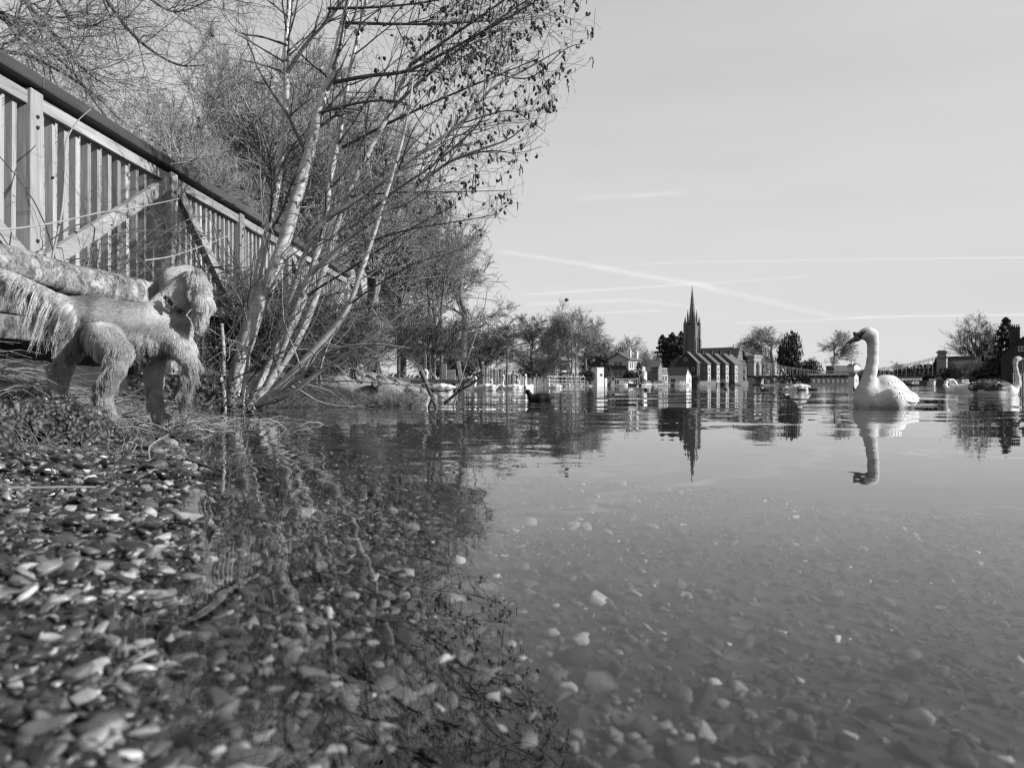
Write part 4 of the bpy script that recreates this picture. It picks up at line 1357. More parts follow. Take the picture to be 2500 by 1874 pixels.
# ------------------------------------------------------------------ the far bank: church, houses, bridge, boats
def window(parent, face, x, z, w, h, wd, dp, frame='window_frame', bars=1):
    """a window on face f (front, y=0), r (x=+w/2) or l (x=-w/2) of a building wd wide"""
    fr_, pane = MB(), MB()
    t = .12
    fr_.bb(-w / 2 - t, w / 2 + t, -.06, .03, -t, 0); fr_.bb(-w / 2 - t, w / 2 + t, -.06, .03, h, h + t)
    fr_.bb(-w / 2 - t, -w / 2, -.06, .03, 0, h); fr_.bb(w / 2, w / 2 + t, -.06, .03, 0, h)
    for i in range(bars): fr_.bb(-w / 2 + w * (i + 1) / (bars + 1) - .05, -w / 2 + w * (i + 1) / (bars + 1) + .05, -.05, .02, 0, h)
    pane.bb(-w / 2, w / 2, -.022, .015, 0, h)
    o = fr_.build('window', M[frame], parent)
    if face == 'f': o.location = (x, -.005, z)
    elif face == 'r': o.location = (wd / 2 + .005, x, z); o.rotation_euler = (0, 0, R(90))
    else: o.location = (-wd / 2 - .005, x, z); o.rotation_euler = (0, 0, R(-90))
    pane.build('pane', M['window_glass'], o)
    return o


def bscale(u, Y): return (u - 1250) / F * Y


def building(name, label, u, Y, th, w, d, h, rh, wall, roof, ridge='y', z0=.6, over=.35, cat='house', flat=False):
    t = empty(name, (bscale(u, Y), Y, z0), R(-th))
    tag(t, label, cat)
    x = w / 2
    if flat:
        MB().bb(-x, x, 0, d, -1, h).build('wall', M[wall], t)
        MB().bb(-x - over, x + over, -over, d + over, h + .003, h + .25).build('roof', M[roof], t)
        return t
    if ridge == 'y':
        MB().prism([(-x, 0, -1), (x, 0, -1), (x, 0, h), (0, 0, h + rh), (-x, 0, h)], (0, d, 0)).build('wall', M[wall], t)
        s = rh / x
        for k in (-1, 1):
            MB().prism([(0, -over, h + rh + .01), (k * (x + over), -over, h - over * s + .01), (k * (x + over), -over, h - over * s + .2), (0, -over, h + rh + .22)], (0, d + 2 * over, 0)).build('roof', M[roof], t)
    else:
        MB().prism([(-x, 0, -1), (-x, d, -1), (-x, d, h), (-x, d / 2, h + rh), (-x, 0, h)], (w, 0, 0)).build('wall', M[wall], t)
        s = rh / (d / 2)
        for k in (-1, 1):
            MB().prism([(-x - over, d / 2, h + rh + .01), (-x - over, d / 2 + k * (d / 2 + over), h - over * s + .01), (-x - over, d / 2 + k * (d / 2 + over), h - over * s + .2), (-x - over, d / 2, h + rh + .22)], (w + 2 * over, 0, 0)).build('roof', M[roof], t)
    return t


def chimney(parent, x, y, z0, z1, w, mat, pots=2, d=None):
    d = d or w
    o = MB().bb(x - w / 2, x + w / 2, y - d / 2, y + d / 2, z0, z1).bb(x - w / 2 - .08, x + w / 2 + .08, y - d / 2 - .08, y + d / 2 + .08, z1 - .28, z1 - .1).build('chimney', M[mat], parent)
    for i in range(pots):
        px_ = x - w / 2 + w * (i + .5) / pots
        MB().cyl((px_, y, z1 - .02), (px_, y, z1 + .55), .14, .11, 8).build('chimney_pot', M[mat], o)


# --- white sloping house and its neighbours
b = building('modern_house', 'white flat topped house with one dark window behind the slender trees', 1374, 150, -38, 4.2, 5, 4.2, 0, 'white_render', 'concrete', flat=True)
window(b, 'f', .1, 2.6, 1.6, .75, 4.2, 5, bars=0, frame='iron_dark')
MB().prism([(2.1, -1.6, 0), (2.1, -.01, 0), (2.1, -.01, 2.2), (2.1, -1.6, 1.6)], (-2.9, 0, 0)).build('garage_door', M['boat_dark'], b)
b = building('small_tower_house', 'narrow white box shaped building with one tiny window', 1466, 185, -25, 1.9, 2.6, 3.6, 0, 'white_render', 'white_render', flat=True, over=.04)
window(b, 'f', .25, 1.9, .35, .3, 1.9, 2.6, bars=1, frame='iron_dark')
MB().bb(.96, 1.9, .1, 1.6, -1, 1.3).build('side_wall', M['white_render'], b)
b = building('low_shed', 'low grey shed between the white box building and the trees', 1444, 190, 10, 3.2, 3, 1.5, .8, 'grey_render', 'roof_dark')
window(b, 'f', 0, .5, .8, .6, 3.2, 3)

# --- chalet house
b = building('chalet_house', 'white chalet house with a low gable, balcony and big glazed front', 1510, 205, 32, 5.8, 8.2, 6.5, 1.6, 'cream_render', 'roof_slate', over=.55)
for x, z, w_, h_ in ((-.75, 4.6, 1.1, 1.2), (.55, 4.6, 1.1, 1.2), (-.75, 2.0, 1.1, 1.4), (.55, 2.0, 1.1, 1.4)):
    window(b, 'f', x, z, w_, h_, 5.8, 8, frame='window_frame', bars=0)
for x in (-1.6, -.6, .4, 1.4): window(b, 'f', x, .35, .6, .7, 5.8, 8, bars=1)
o = MB().bb(-2.9, 2.9, -1.3, -.01, 4.0, 4.12).build('balcony', M['timber_dark'], b)
MB().bb(-2.9, 2.9, -1.3, -1.24, 4.13, 4.75).build('balcony_panel', M['iron_dark'], o)
MB().bb(-2.9, 2.9, -1.1, -.01, 1.45, 1.6).bb(-2.9, 2.9, -1.1, -1.02, .9, 1.45).build('lower_balcony', M['roof_dark'], b)
for y in (1.2, 2.6, 4.2, 5.8): window(b, 'r', y, 4.2, .6, 1.6, 5.8, 8, bars=0)
for y in (2.0, 4.4): window(b, 'r', y, 1.2, .6, 1.8, 5.8, 8, bars=0)
chimney(b, 2.0, 3.0, 6.4, 9.0, .55, 'white_render', 1); chimney(b, 2.3, 6.6, 6.0, 8.7, .8, 'white_render', 1)
MB().cyl((-.2, 4, 7.5), (-.2, 4, 12.0), .035, .02, 5).build('aerial', M['iron_white'], b)
b = building('house_annex', 'white flat roofed annex beside the chalet house', 1556, 212, 32, 2.4, 4, 4.6, 0, 'white_render', 'concrete', flat=True, over=.1)
window(b, 'r', 1.2, 2.6, .7, 1.0, 2.4, 4)
# --- grey gabled house, boathouse
b = building('grey_house', 'plain grey rendered house with dark hipped roof and chimneys', 1585, 235, 22, 5.6, 6, 5.2, 2.2, 'grey_render', 'roof_slate', 'x')
window(b, 'f', -1.9, 2.0, .5, .9, 5.6, 6, frame='iron_dark'); window(b, 'f', 1.5, 3.2, .5, .9, 5.6, 6, frame='iron_dark'); window(b, 'f', 1.5, .6, .5, .9, 5.6, 6, frame='iron_dark')
chimney(b, -2.0, 3.0, 6.5, 9.2, .8, 'brick_dark', 3); chimney(b, 2.0, 3.0, 6.5, 8.8, .8, 'brick_dark', 2)
b = building('white_boathouse', 'white two storey boathouse with a balcony deck and a flag mast on its roof', 1619, 240, -12, 3.2, 4, 3.1, 0, 'white_render', 'concrete', flat=True, over=.15)
for x in (-.95, 0, .95): window(b, 'f', x, .9, .35, 1.5, 3.2, 4, bars=0)
MB().bb(-1.5, 1.5, .3, 3.6, 3.36, 5.0).build('upper_storey', M['cream_render'], b)
for x in (-.9, 0, .9): o = window(b, 'f', x, 3.75, .6, .7, 3.2, 4, bars=1); o.location.y = .29
MB().cyl((0, 2, 5.0), (0, 2, 8.3), .06, .03, 6).bb(-.5, .5, 1.97, 2.03, 7.3, 7.36).build('mast', M['iron_white'], b)
# --- long dark roofed house with two white gables
b = building('riverside_house', 'long low white house with a big dark roof left of the terrace', 1652, 268, 22, 6.6, 6, 3.3, 2.4, 'white_render', 'roof_dark', 'x', over=.2)
window(b, 'f', -1.2, .8, 1.2, .9, 6.6, 6, frame='iron_dark')
b = building('gabled_house', 'white house with a narrow steep gable in front of the dark gabled barn', 1669, 270, -32, 2.5, 4, 2.9, 2.1, 'white_render', 'roof_dark', over=.06)
window(b, 'f', 0, .8, .8, 1.0, 2.5, 4)
b = building('gabled_house', 'right hand one of the two small white steep gabled houses', 1682, 274, -32, 2.5, 4, 2.7, 2.1, 'white_render', 'roof_dark', over=.06)
window(b, 'f', 0, .7, .8, 1.0, 2.5, 4)
b = building('dark_barn', 'tall dark gabled building with a small square window behind the white gables', 1676, 305, 22, 8.2, 8, 8.6, 4.2, 'brick_dark', 'roof_slate', over=.3)
window(b, 'f', -.3, 9.3, 1.0, .9, 8.2, 8, bars=0)
window(b, 'f', 2.6, 5.4, .8, 1.2, 8.2, 8, bars=0)
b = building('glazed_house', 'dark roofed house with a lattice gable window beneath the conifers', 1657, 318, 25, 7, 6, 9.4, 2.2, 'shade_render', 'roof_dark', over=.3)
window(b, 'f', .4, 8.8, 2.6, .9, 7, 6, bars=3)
# --- terrace in echelon
for i in range(4):
    u = 1699 + 22 * i; Y = 338 + 2.0 * i
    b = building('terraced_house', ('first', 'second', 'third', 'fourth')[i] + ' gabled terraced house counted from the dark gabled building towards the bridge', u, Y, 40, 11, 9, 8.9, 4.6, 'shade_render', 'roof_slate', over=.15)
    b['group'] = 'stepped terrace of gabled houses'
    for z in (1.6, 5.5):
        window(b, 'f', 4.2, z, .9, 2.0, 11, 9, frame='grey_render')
        MB().bb(5.503, 5.56, .15, 2.9, z - .6, z + 2.7).build('sunlit_panel', M['cream_render'], b)  # sunlight on the side walls put into colour, against shade-toned fronts
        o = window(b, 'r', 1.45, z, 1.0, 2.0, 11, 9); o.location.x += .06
    MB().bb(-5.4, 5.7, -.3, -.01, -.9, .9).build('base_wall', M['roof_dark'], b)
    chimney(b, .6, 5.0, 12.6, 15.0, .9, 'brick_dark', 2)
# --- ivy clad house and dark house by the bridge
b = building('ivy_house', 'sunlit pale house covered in ivy beside the bridge tower', 1809, 362, -5, 5.6, 6, 8.6, 2.6, 'cream_render', 'roof_slate', 'x', over=.2)
ir = np.random.default_rng(71)
iv, if_ = leaf_faces(np.stack([np.clip(ir.normal(0, 1.5, 700), -2.7, 2.7), -.08 - ir.uniform(0, .25, 700), ir.uniform(0, 8.2, 700)], 1)[ir.uniform(size=700) < .8], .22, ir)
tag(np_mesh('ivy', iv, if_, M['hedge_leaf'], b), kind='stuff')
for x in (-1.4, 1.5):
    for z in (1.6, 5.0): window(b, 'f', x, z, .8, 1.5, 5.6, 6)
b = building('dark_house', 'dark house with chimney stacks just behind the left bridge tower', 1819, 400, 30, 5, 6, 12.6, 2, 'brick_dark', 'roof_dark')
chimney(b, -1.4, 3, 13, 17.2, 1.1, 'brick_dark', 3)
# --- church
CY = 415.0
ch = empty('church', (bscale(1690, CY), CY, .8), R(-39)); tag(ch, 'dark gothic church with a tall spired tower rising above the terrace', 'church')
TW = 2.75
MB().bb(-TW, TW, -TW, TW, -1, 29.5).build('tower', M['church_stone'], ch)
MB().bb(-TW - .25, TW + .25, -TW - .25, TW + .25, 29.5, 30.2).bb(-TW - .12, TW + .12, -TW - .12, -TW + .3, 30.2, 31.4).bb(-TW - .12, TW + .12, TW - .3, TW + .12, 30.2, 31.4).bb(-TW - .12, -TW + .3, -TW + .3, TW - .3, 30.2, 31.4).bb(TW - .3, TW + .12, -TW + .3, TW - .3, 30.2, 31.4).build('parapet', M['church_stone'], ch)
for sx in (-1, 1):
    for sy in (-1, 1):
        o = MB()
        o.bb(sx * TW - .75, sx * TW + .75, sy * TW - .75, sy * TW + .75, -1, 32.6)
        o.bb(sx * (TW + .5) - .55, sx * (TW + .5) + .55, sy * TW - .6, sy * TW + .6, -1, 24).bb(sx * TW - .6, sx * TW + .6, sy * (TW + .5) - .55, sy * (TW + .5) + .55, -1, 24)
        o.bb(sx * (TW + .95) - .5, sx * (TW + .95) + .5, sy * TW - .55, sy * TW + .55, -1, 16).bb(sx * TW - .55, sx * TW + .55, sy * (TW + .95) - .5, sy * (TW + .95) + .5, -1, 16)
        o.build('buttress', M['church_stone'], ch)
        p = MB().cone((sx * TW, sy * TW, 32.6), .8, 4.2, 8)
        for k in range(3): p.ball((sx * TW, sy * TW, 33.6 + k * .9), .62 - .14 * k, (1, 1, .35), 8, 4)
        p.build('pinnacle', M['church_stone'], ch)
        q = MB().bb(sx * 1.75 - .35, sx * 1.75 + .35, sy * 1.75 - .35, sy * 1.75 + .35, 29.5, 36.5).cone((sx * 1.75, sy * 1.75, 36.5), .5, 4.0, 8)
        q.build('pinnacle', M['church_stone'], ch)
        MB().beam((sx * TW, sy * TW, 31.8), (sx * 1.3, sy * 1.3, 34.2), .35, .5).build('flying_buttress', M['church_stone'], ch)
sp = MB()
for i in range(8):
    pass
sp.cyl((0, 0, 30.2), (0, 0, 51.2), 2.25, .16, 8)
for k in range(18):
    z = 32 + k * 1.05; r_ = 2.25 + (.16 - 2.25) * (z - 30.2) / 21.0
    for i in range(8):
        a = 2 * math.pi * i / 8; sp.box((math.cos(a) * (r_ + .1), math.sin(a) * (r_ + .1), z), (.3, .3, .3), a)
sp.ball((0, 0, 51.4), .35, (1, 1, 1.3), 8, 5).bb(-.06, .06, -.06, .06, 51.4, 53.2).bb(-.4, .4, -.06, .06, 52.3, 52.45)
sp.build('spire', M['church_stone'], ch)


def lancet(parent, face, w, z0, z1, wd, mats=('church_stone', 'window_glass')):
    n = 7; pts = [(-w / 2, z0), (w / 2, z0), (w / 2, z1)] + [(w / 2 - w * (1 - math.cos(math.pi / 3 * i / n)) / 1.0, z1 + w * .866 * math.sin(math.pi / 3 * i / n) / .866) for i in range(1, n + 1)]
    right = [p for p in pts if p[0] >= -1e-6]
    arch = [(w / 2, z0), (w / 2, z1)] + [(-w / 2 + w * math.cos(a), z1 + w * math.sin(a)) for a in (R(15), R(30), R(45))] + [(0, z1 + w * .87)]
    poly = arch + [(-x, z) for x, z in arch[::-1][1:]]
    g = MB().prism([(x, -.02, z) for x, z in poly], (0, -.06, 0)).build('window', M[mats[1]], parent)
    f = MB()
    for (x0, z_0), (x1, z_1) in zip(poly, poly[1:] + poly[:1]): f.beam((x0, -.12, z_0), (x1, -.12, z_1), .3, .3, up=(0, 1, 0))
    for x in (-w / 6, w / 6): f.bb(x - .1, x + .1, -.16, -.081, z0, z1 + w * .5)
    fo = f.build('tracery', M[mats[0]], g)
    if face == 'f': g.location = (0, -wd, 0)
    else: g.location = (wd, 0, 0); g.rotation_euler = (0, 0, R(90))
    return g


lancet(ch, 'f', 2.9, 14, 22.6, TW + .01); lancet(ch, 'r', 2.9, 14, 22.6, TW + .01)
for nm, x0, x1, y0, y1, h, rh in (('nave', 3.4, 22.0, -1.5, 7.5, 12.2, 6.8), ('aisle', 6.2, 29.0, -9.0, -1.6, 12.6, 5.6)):
    yc = (y0 + y1) / 2
    o = MB().prism([(x0, y0, -1), (x0, y1, -1), (x0, y1, h), (x0, yc, h + rh), (x0, y0, h)], (x1 - x0, 0, 0)).build(nm, M['church_stone'], ch)
    for k in (y0, y1):
        s = .25 if k > yc else -.25
        MB().prism([(x0 + .1, yc, h + rh + .02), (x0 + .1, k + s, h - .2), (x0 + .1, k + s, h + .05), (x0 + .1, yc, h + rh + .3)], (x1 - x0 - .5, 0, 0)).build('roof', M['roof_slate'], o)
    MB().bb(x1 - .15, x1 + .15, yc - .15, yc + .15, h + rh, h + rh + 1.8).bb(x1 - .1, x1 + .1, yc - .5, yc + .5, h + rh + 1.1, h + rh + 1.35).build('gable_cross', M['church_stone'], o)

# --- suspension bridge
BL, BRr = Vector((119.8, 380, 0)), Vector((183.7, 327, 0))
bx = (BRr - BL); SPAN = bx.length; bth = math.atan2(bx.y, bx.x)
br = empty('suspension_bridge', BL, bth); tag(br, 'suspension bridge with two arched stone towers and a low dark deck', 'bridge')


def tower(x):
    w2, t2, H = 4.6, 1.65, 14.6
    o = empty('tower', (0, 0, 0)); o.parent = br; o.location = (x, 0, 0)
    m = MB()
    for s in (-1, 1): m.bb(-t2, t2, s * 2.1, s * w2, -1, 11.2)
    m.bb(-t2, t2, -2.1, 2.1, -1, 4.55)
    arch = [(2.1, 9.6)] + [(2.1 * math.cos(a), 9.6 + 2.0 * math.sin(a)) for a in (R(30), R(60), R(90), R(120), R(150))] + [(-2.1, 9.6)]
    m.bb(-t2, t2, -w2, w2, 11.62, 13.6)
    for (y0, z0), (y1, z1) in zip(arch[:-1], arch[1:]):
        m.prism([(-t2 + .004, y0, z0), (-t2 + .004, y1, z1), (-t2 + .004, y1, 11.61), (-t2 + .004, y0, 11.61)], (2 * t2 - .008, 0, 0))
    m.build('shaft', M['bridge_stone'], o)
    MB().bb(-t2 - .35, t2 + .35, -w2 - .35, w2 + .35, 13.6, 14.1).bb(-t2 - .6, t2 + .6, -w2 - .6, w2 + .6, 14.1, 14.35).bb(-t2 + .1, t2 - .1, -w2 + .1, w2 - .1, 14.35, 14.9).build('cornice', M['bridge_stone'], o)
    MB().bb(-t2 - .8, t2 + .8, -w2 - .8, w2 + .8, -1, 3.4).build('pier', M['bridge_stone'], o)


tower(0); tower(SPAN)
DZ = 4.7
MB().bb(-30, SPAN + 26, -4.4, 4.4, DZ - .65, DZ).build('deck', M['iron_dark'], br)
for s in (-1, 1):
    MB().bb(-30, SPAN + 26, s * 4.5 - .15, s * 4.5 + .15, DZ - .9, DZ + .12).build('girder', M['iron_dark'], br)
    rl = MB().bb(1.7, SPAN - 1.7, s * 4.3 - .05, s * 4.3 + .05, DZ + 1.25, DZ + 1.35)
    n = 120
    for i in range(n):
        x = 2 + (SPAN - 4) * i / (n - 1)
        rl.bb(x - .03, x + .03, s * 4.3 - .03, s * 4.3 + .03, DZ + .12, DZ + 1.25)
    rl.build('railing', M['iron_dark'], br)
    for x0, x1 in ((2, SPAN / 2), (SPAN / 2, SPAN - 2)): pass
    pts = []
    for i in range(49):
        x = SPAN * i / 48; q = (2 * i / 48 - 1)
        pts.append((x, s * 4.0, DZ + 1.5 + 6.2 * q * q))
    c1 = MB(); 
    for a, b_ in zip(pts[:-1], pts[1:]):
        c1.beam(a, b_, .10, .14); c1.beam((a[0], a[1], a[2] + .45), (b_[0], b_[1], b_[2] + .45), .10, .14)
    c1.build('chain', M['iron_white'], br)
    for i in range(2, 47):
        x, y, z = pts[i]
        if z - DZ > 1.55: MB().bb(x - .045, x + .045, y - .045, y + .045, DZ + .1, z + .45).build('hanger', M['iron_white'], br)
        if i % 2 == 0 and s < 0: MB().bb(x - .22, x + .22, -4.74, -4.66, DZ - .55, DZ - .15).build('beam_end', M['iron_white'], br)
    for x0, x1, z1 in ((0, -26, DZ + 2.4), (SPAN, SPAN + 24, DZ + 2.4)):
        MB().beam((x0, s * 4.0, DZ + 7.9), (x1, s * 4.0, z1), .1, .14).build('chain', M['iron_white'], br)
for i, x in enumerate((6, 24, 42, 60, 76)):
    MB().cyl((x, -3.6, DZ), (x, -3.6, DZ + 3.4), .06, .04, 6).ball((x, -3.6, DZ + 3.5), .2, (1, 1, 1.2), 7, 5).build('lamp_post', M['iron_white'], br)

# --- beyond the bridge
b = building('brick_terrace', 'long dark low building under the bridge deck', 2030, 430, -12, 26, 6, 4.2, 1.6, 'brick_dark', 'roof_slate', 'x')
for x in range(-11, 12, 3): window(b, 'f', x, 1.2, .9, 1.4, 26, 6)
b = building('white_cottage', 'small white gabled cottage seen below the bridge deck beside the swan', 2091, 300, -25, 2.3, 3, 2.9, 1.3, 'white_render', 'roof_slate', over=.06)
window(b, 'f', 0, 1.0, .5, .8, 2.3, 3)
b = building('far_block', 'grey flat roofed block beyond the bridge with a white end wall', 2060, 560, -20, 16, 9, 13.5, 0, 'shade_render', 'roof_dark', flat=True)
b = building('white_villa', 'small white house just left of the swan neck beyond the bridge', 2093, 540, -25, 6, 6, 13.2, 1.5, 'white_render', 'roof_slate')
chimney(b, -1.8, 3, 14, 17, .8, 'white_render', 2)
b = building('white_lodge', 'white fronted lodge with tall windows under the bridge right of the swan', 2218, 400, -6, 15, 5, 3.6, 1.5, 'cream_render', 'roof_dark', 'x')
for x in (-6, -4, -2, 0, 2, 4, 6): window(b, 'f', x, .8, .9, 1.8, 15, 5)
# --- right bank
b = building('brick_house', 'dark brick house with tall chimney and white framed gable windows at the right edge', 2508, 150, 30, 8.5, 9, 5.8, 3.6, 'brick_dark', 'roof_dark')
chimney(b, -2.0, 1.2, 5.6, 11.0, 1.75, 'brick_dark', 5, .9)
window(b, 'f', -.9, 6.3, .95, .75, 8.5, 9, bars=1); window(b, 'f', -.7, 2.4, 1.5, 2.4, 8.5, 9, bars=1)
window(b, 'f', 1.6, 6.3, .95, .75, 8.5, 9, bars=1)
b = building('brick_wing', 'lower dark wing of the brick house with a stepped roof', 2446, 162, 26, 5.6, 6, 5.0, 1.8, 'brick_dark', 'roof_dark', 'x')
chimney(b, -2.6, 3.5, 6.6, 8.4, .8, 'brick_dark', 2)
window(b, 'f', -1.5, 2.0, .9, 1.3, 6.5, 7, frame='shade_render'); window(b, 'f', 1.5, 2.0, .9, 1.3, 6.5, 7, frame='shade_render')
b = building('boat_shelter', 'dark riverside pavilion with a scalloped pale roof edge right of the far bridge tower', 2372, 230, -4, 6.4, 6, 3.6, 2.8, 'shade_render', 'roof_dark', 'x', over=.5)
fr_ = MB()
for i in range(26):
    x = -3.6 + i * .28; fr_.prism([(x, -.62, 3.2), (x + .2, -.62, 3.2), (x + .3, -.62, 3.75), (x + .1, -.62, 3.75)], (0, -.05, 0))
fr_.build('fringe', M['iron_white'], b)
window(b, 'f', -1.4, 1.0, 1.4, 1.4, 6.4, 6, frame='shade_render'); window(b, 'f', 1.4, 1.0, 1.4, 1.4, 6.4, 6, frame='shade_render')
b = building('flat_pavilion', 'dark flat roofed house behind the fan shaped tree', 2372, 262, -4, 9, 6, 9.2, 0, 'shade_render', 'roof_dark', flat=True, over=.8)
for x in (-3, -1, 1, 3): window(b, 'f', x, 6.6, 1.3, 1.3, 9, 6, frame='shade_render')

# --- walls, rails and jetties along the water
def wall_run(name, label, a, b, Y0, Y1, v0, v1, mat, th=.4, cat='wall'):
    A, B = P(a, v1, Y0), P(b, v1, Y1); A.z = B.z = -.5
    h = CH + (HV - v0) / F * (Y0 + Y1) / 2
    o = MB().beam((0, 0, (h + .5) / 2 - .0), tuple(B - A + Vector((0, 0, (h + .5) / 2))), th, h + .5).build(name, M[mat])
    o.location = A; tag(o, label, cat); return o


wall_run('quay_wall', 'grey quay wall below the terraced houses', 1678, 1826, 318, 360, 930, 940, 'quay_stone')
wall_run('quay_wall', 'pale low quay wall beyond the bridge left of the swan', 1905, 2090, 395, 395, 936, 940, 'quay_stone')
wall_run('quay_wall', 'low grey garden wall in front of the chalet house', 1478, 1606, 192, 222, 928, 940, 'quay_stone')
wall_run('quay_wall', 'dark quay wall behind the moored boats on the right', 2190, 2420, 300, 185, 927, 940, 'brick_dark')


def railing(name, label, u0, u1, Y0, Y1, vt, n, mat, bars=(1.0, .55), group=None):
    A, B = P(u0, 940, Y0), P(u1, 940, Y1); A.z = B.z = .3
    h = CH + (HV - vt) / F * (Y0 + Y1) / 2 - .3
    t = empty(name, A); tag(t, label, 'railing', group)
    D = B - A
    for i in range(n):
        c = D * (i / (n - 1)); MB().bb(c.x - .05, c.x + .05, c.y - .05, c.y + .05, -.8, h).build('post', M[mat], t)
    for q in bars: MB().beam((0, 0, h * q), (D.x, D.y, h * q), .05, .08).build('rail', M[mat], t)


railing('jetty_railing', 'white two bar jetty railing in front of the slender trees', 1336, 1428, 110, 122, 919, 9, 'iron_white', (.98, .5, .12))
railing('jetty_railing', 'white railing on the quay below the third terraced house', 1726, 1770, 290, 292, 927, 4, 'iron_white')
railing('picket_fence', 'white picket fence at the right edge below the brick house', 2474, 2520, 118, 112, 909, 10, 'iron_white', (.9, .25))
railing('jetty_railing', 'dark handrail of a mooring stage in front of the white boathouse', 1500, 1562, 186, 190, 924, 12, 'iron_white', (.95,))

# trellis gate of the chalet garden
tg = empty('garden_trellis', P(1487, 940, 186)); tg.location.z = .4
tag(tg, 'white lattice garden trellis by the water in front of the chalet house', 'trellis')
for k in range(6):
    MB().beam((-.6, 0, .2 + k * .28), (.6, 0, .55 + k * .28), .05, .06).build('slat', M['iron_white'], tg)
MB().bb(-.66, -.6, -.04, .04, -.4, 2.0).bb(.6, .66, -.04, .04, -.4, 2.2).build('frame', M['iron_white'], tg)
MB().beam((.66, 0, 2.1), (2.0, 0, .8), .06, .08).build('rail', M['iron_white'], tg)

# --- boats
def boat(u, Y, L, head, label, cabin=True, hull='boat_white', cover=None, name='motor_boat', cat='boat', h=.75):
    t = empty(name, (bscale(u, Y), Y, 0), R(head)); tag(t, label, cat)
    vs, fs, n = [], [], 9
    for i in range(n):
        x = -L / 2 + L * i / (n - 1); q = i / (n - 1)
        w = L * .17 * (1 - max(0, (q - .45) / .55) ** 2.2); zt = h * (1 + .35 * q * q)
        for y, z in ((-w, zt), (-w * .85, .12), (-w * .25, -.18), (w * .25, -.18), (w * .85, .12), (w, zt)): vs.append((x, y, z))
    for i in range(n - 1):
        for j in range(5): a = i * 6 + j; fs.append((a, a + 1, a + 7, a + 6))
        fs.append((i * 6 + 5, i * 6, i * 6 + 6, i * 6 + 11))
    fs.append(tuple(range(6))[::-1])
    MB().add(vs, fs).build('hull', M[hull], t)
    MB().bb(-L * .5, L * .30, -L * .172, -L * .165, h * .8, h * .9).bb(-L * .5, L * .30, L * .165, L * .172, h * .8, h * .9).build('rubbing_strake', M['boat_dark'], t)
    if cabin:
        w = L * .13
        c = MB().prism([(-L * .2, -w, h), (L * .28, -w, h * 1.2), (L * .16, -w, h + L * .13), (-L * .2, -w, h + L * .15)], (0, 2 * w, 0)).build('cabin', M['boat_white'], t)
        for k in range(3):
            for s in (-1, 1): MB().bb(-L * .17 + k * L * .11, -L * .08 + k * L * .11, s * (w + .012) - .01, s * (w + .012) + .01, h + L * .05, h + L * .11).build('window', M['window_glass'], t)
        MB().prism([(L * .285, -w * .8, h * 1.2 + .02), (L * .172, -w * .8, h + L * .125), (L * .18, -w * .8, h + L * .128), (L * .293, -w * .8, h * 1.2 + .02)], (0, 1.6 * w, 0)).build('windscreen', M['window_glass'], t)
        for q in (.3, .38, .46):
            MB().cyl((L * q, 0, h * 1.2), (L * q, 0, h * 1.2 + .45), .02, .02, 5).build('stanchion', M['iron_white'], t)
        MB().beam((L * .28, 0, h * 1.2 + .45), (L * .47, 0, h * 1.3 + .45), .03, .03).build('rail', M['iron_white'], t)
    if cover:
        w = L * .155
        MB().prism([(-L * .47, -w, h), (-L * .47, w, h), (-L * .47, w * .6, h + L * .1), (-L * .47, 0, h + L * .14), (-L * .47, -w * .6, h + L * .1)], (L * .5, 0, 0)).build('cover', M[cover], t)
    return t


boat(1664, 232, 4.6, 200, 'white cabin cruiser moored below the two small white gables')
boat(1573, 205, 4.2, 215, 'open white motor boat moored bow on below the grey house', False, cover=None)
boat(1595, 212, 5.0, 195, 'white boat with a dark canvas cover next to the open boat', False, cover='canvas_dark')
boat(1615, 216, 4.4, 190, 'white boat with a low cabin moored below the white boathouse')
boat(1548, 188, 3.4, 180, 'dark low dinghy moored left of the white boats', False, 'boat_dark', h=.45, name='dinghy')
boat(1518, 182, 3.0, 10, 'small white dinghy moored in front of the chalet garden', False, h=.4, name='dinghy')
boat(1640, 236, 3.0, 90, 'dark tender moored left of the white cabin cruiser', False, 'boat_dark', h=.7, name='dinghy')
boat(2232, 215, 5.0, 190, 'low speedboat moored right of the large swan tail', True, 'boat_dark', h=.5)
boat(2276, 200, 5.2, 250, 'white cruiser seen stern on below the far bridge tower', True, h=1.0)
boat(2320, 192, 5.4, 235, 'grey cruiser with a tall canvas hood right of the stern on cruiser', True, 'concrete', 'canvas_dark', h=1.0)
boat(2352, 185, 5.0, 200, 'pale cruiser nearest the white preening swan', True, 'concrete', h=.8)
boat(1850, 300, 4.0, 180, 'dark punt moored at the foot of the left bridge tower', False, 'boat_dark', h=.5, name='dinghy')
boat(1905, 330, 4.0, 180, 'low pale dinghy moored right of the left bridge tower', False, 'boat_white', h=.45, name='dinghy')
boat(2440, 140, 4.2, 185, 'dark rowing boat moored under the bushes at the right', False, 'boat_dark', h=.55, name='dinghy')
boat(1795, 292, 3.6, 185, 'grey dinghy moored under the ivy house', False, 'concrete', h=.5, name='dinghy')

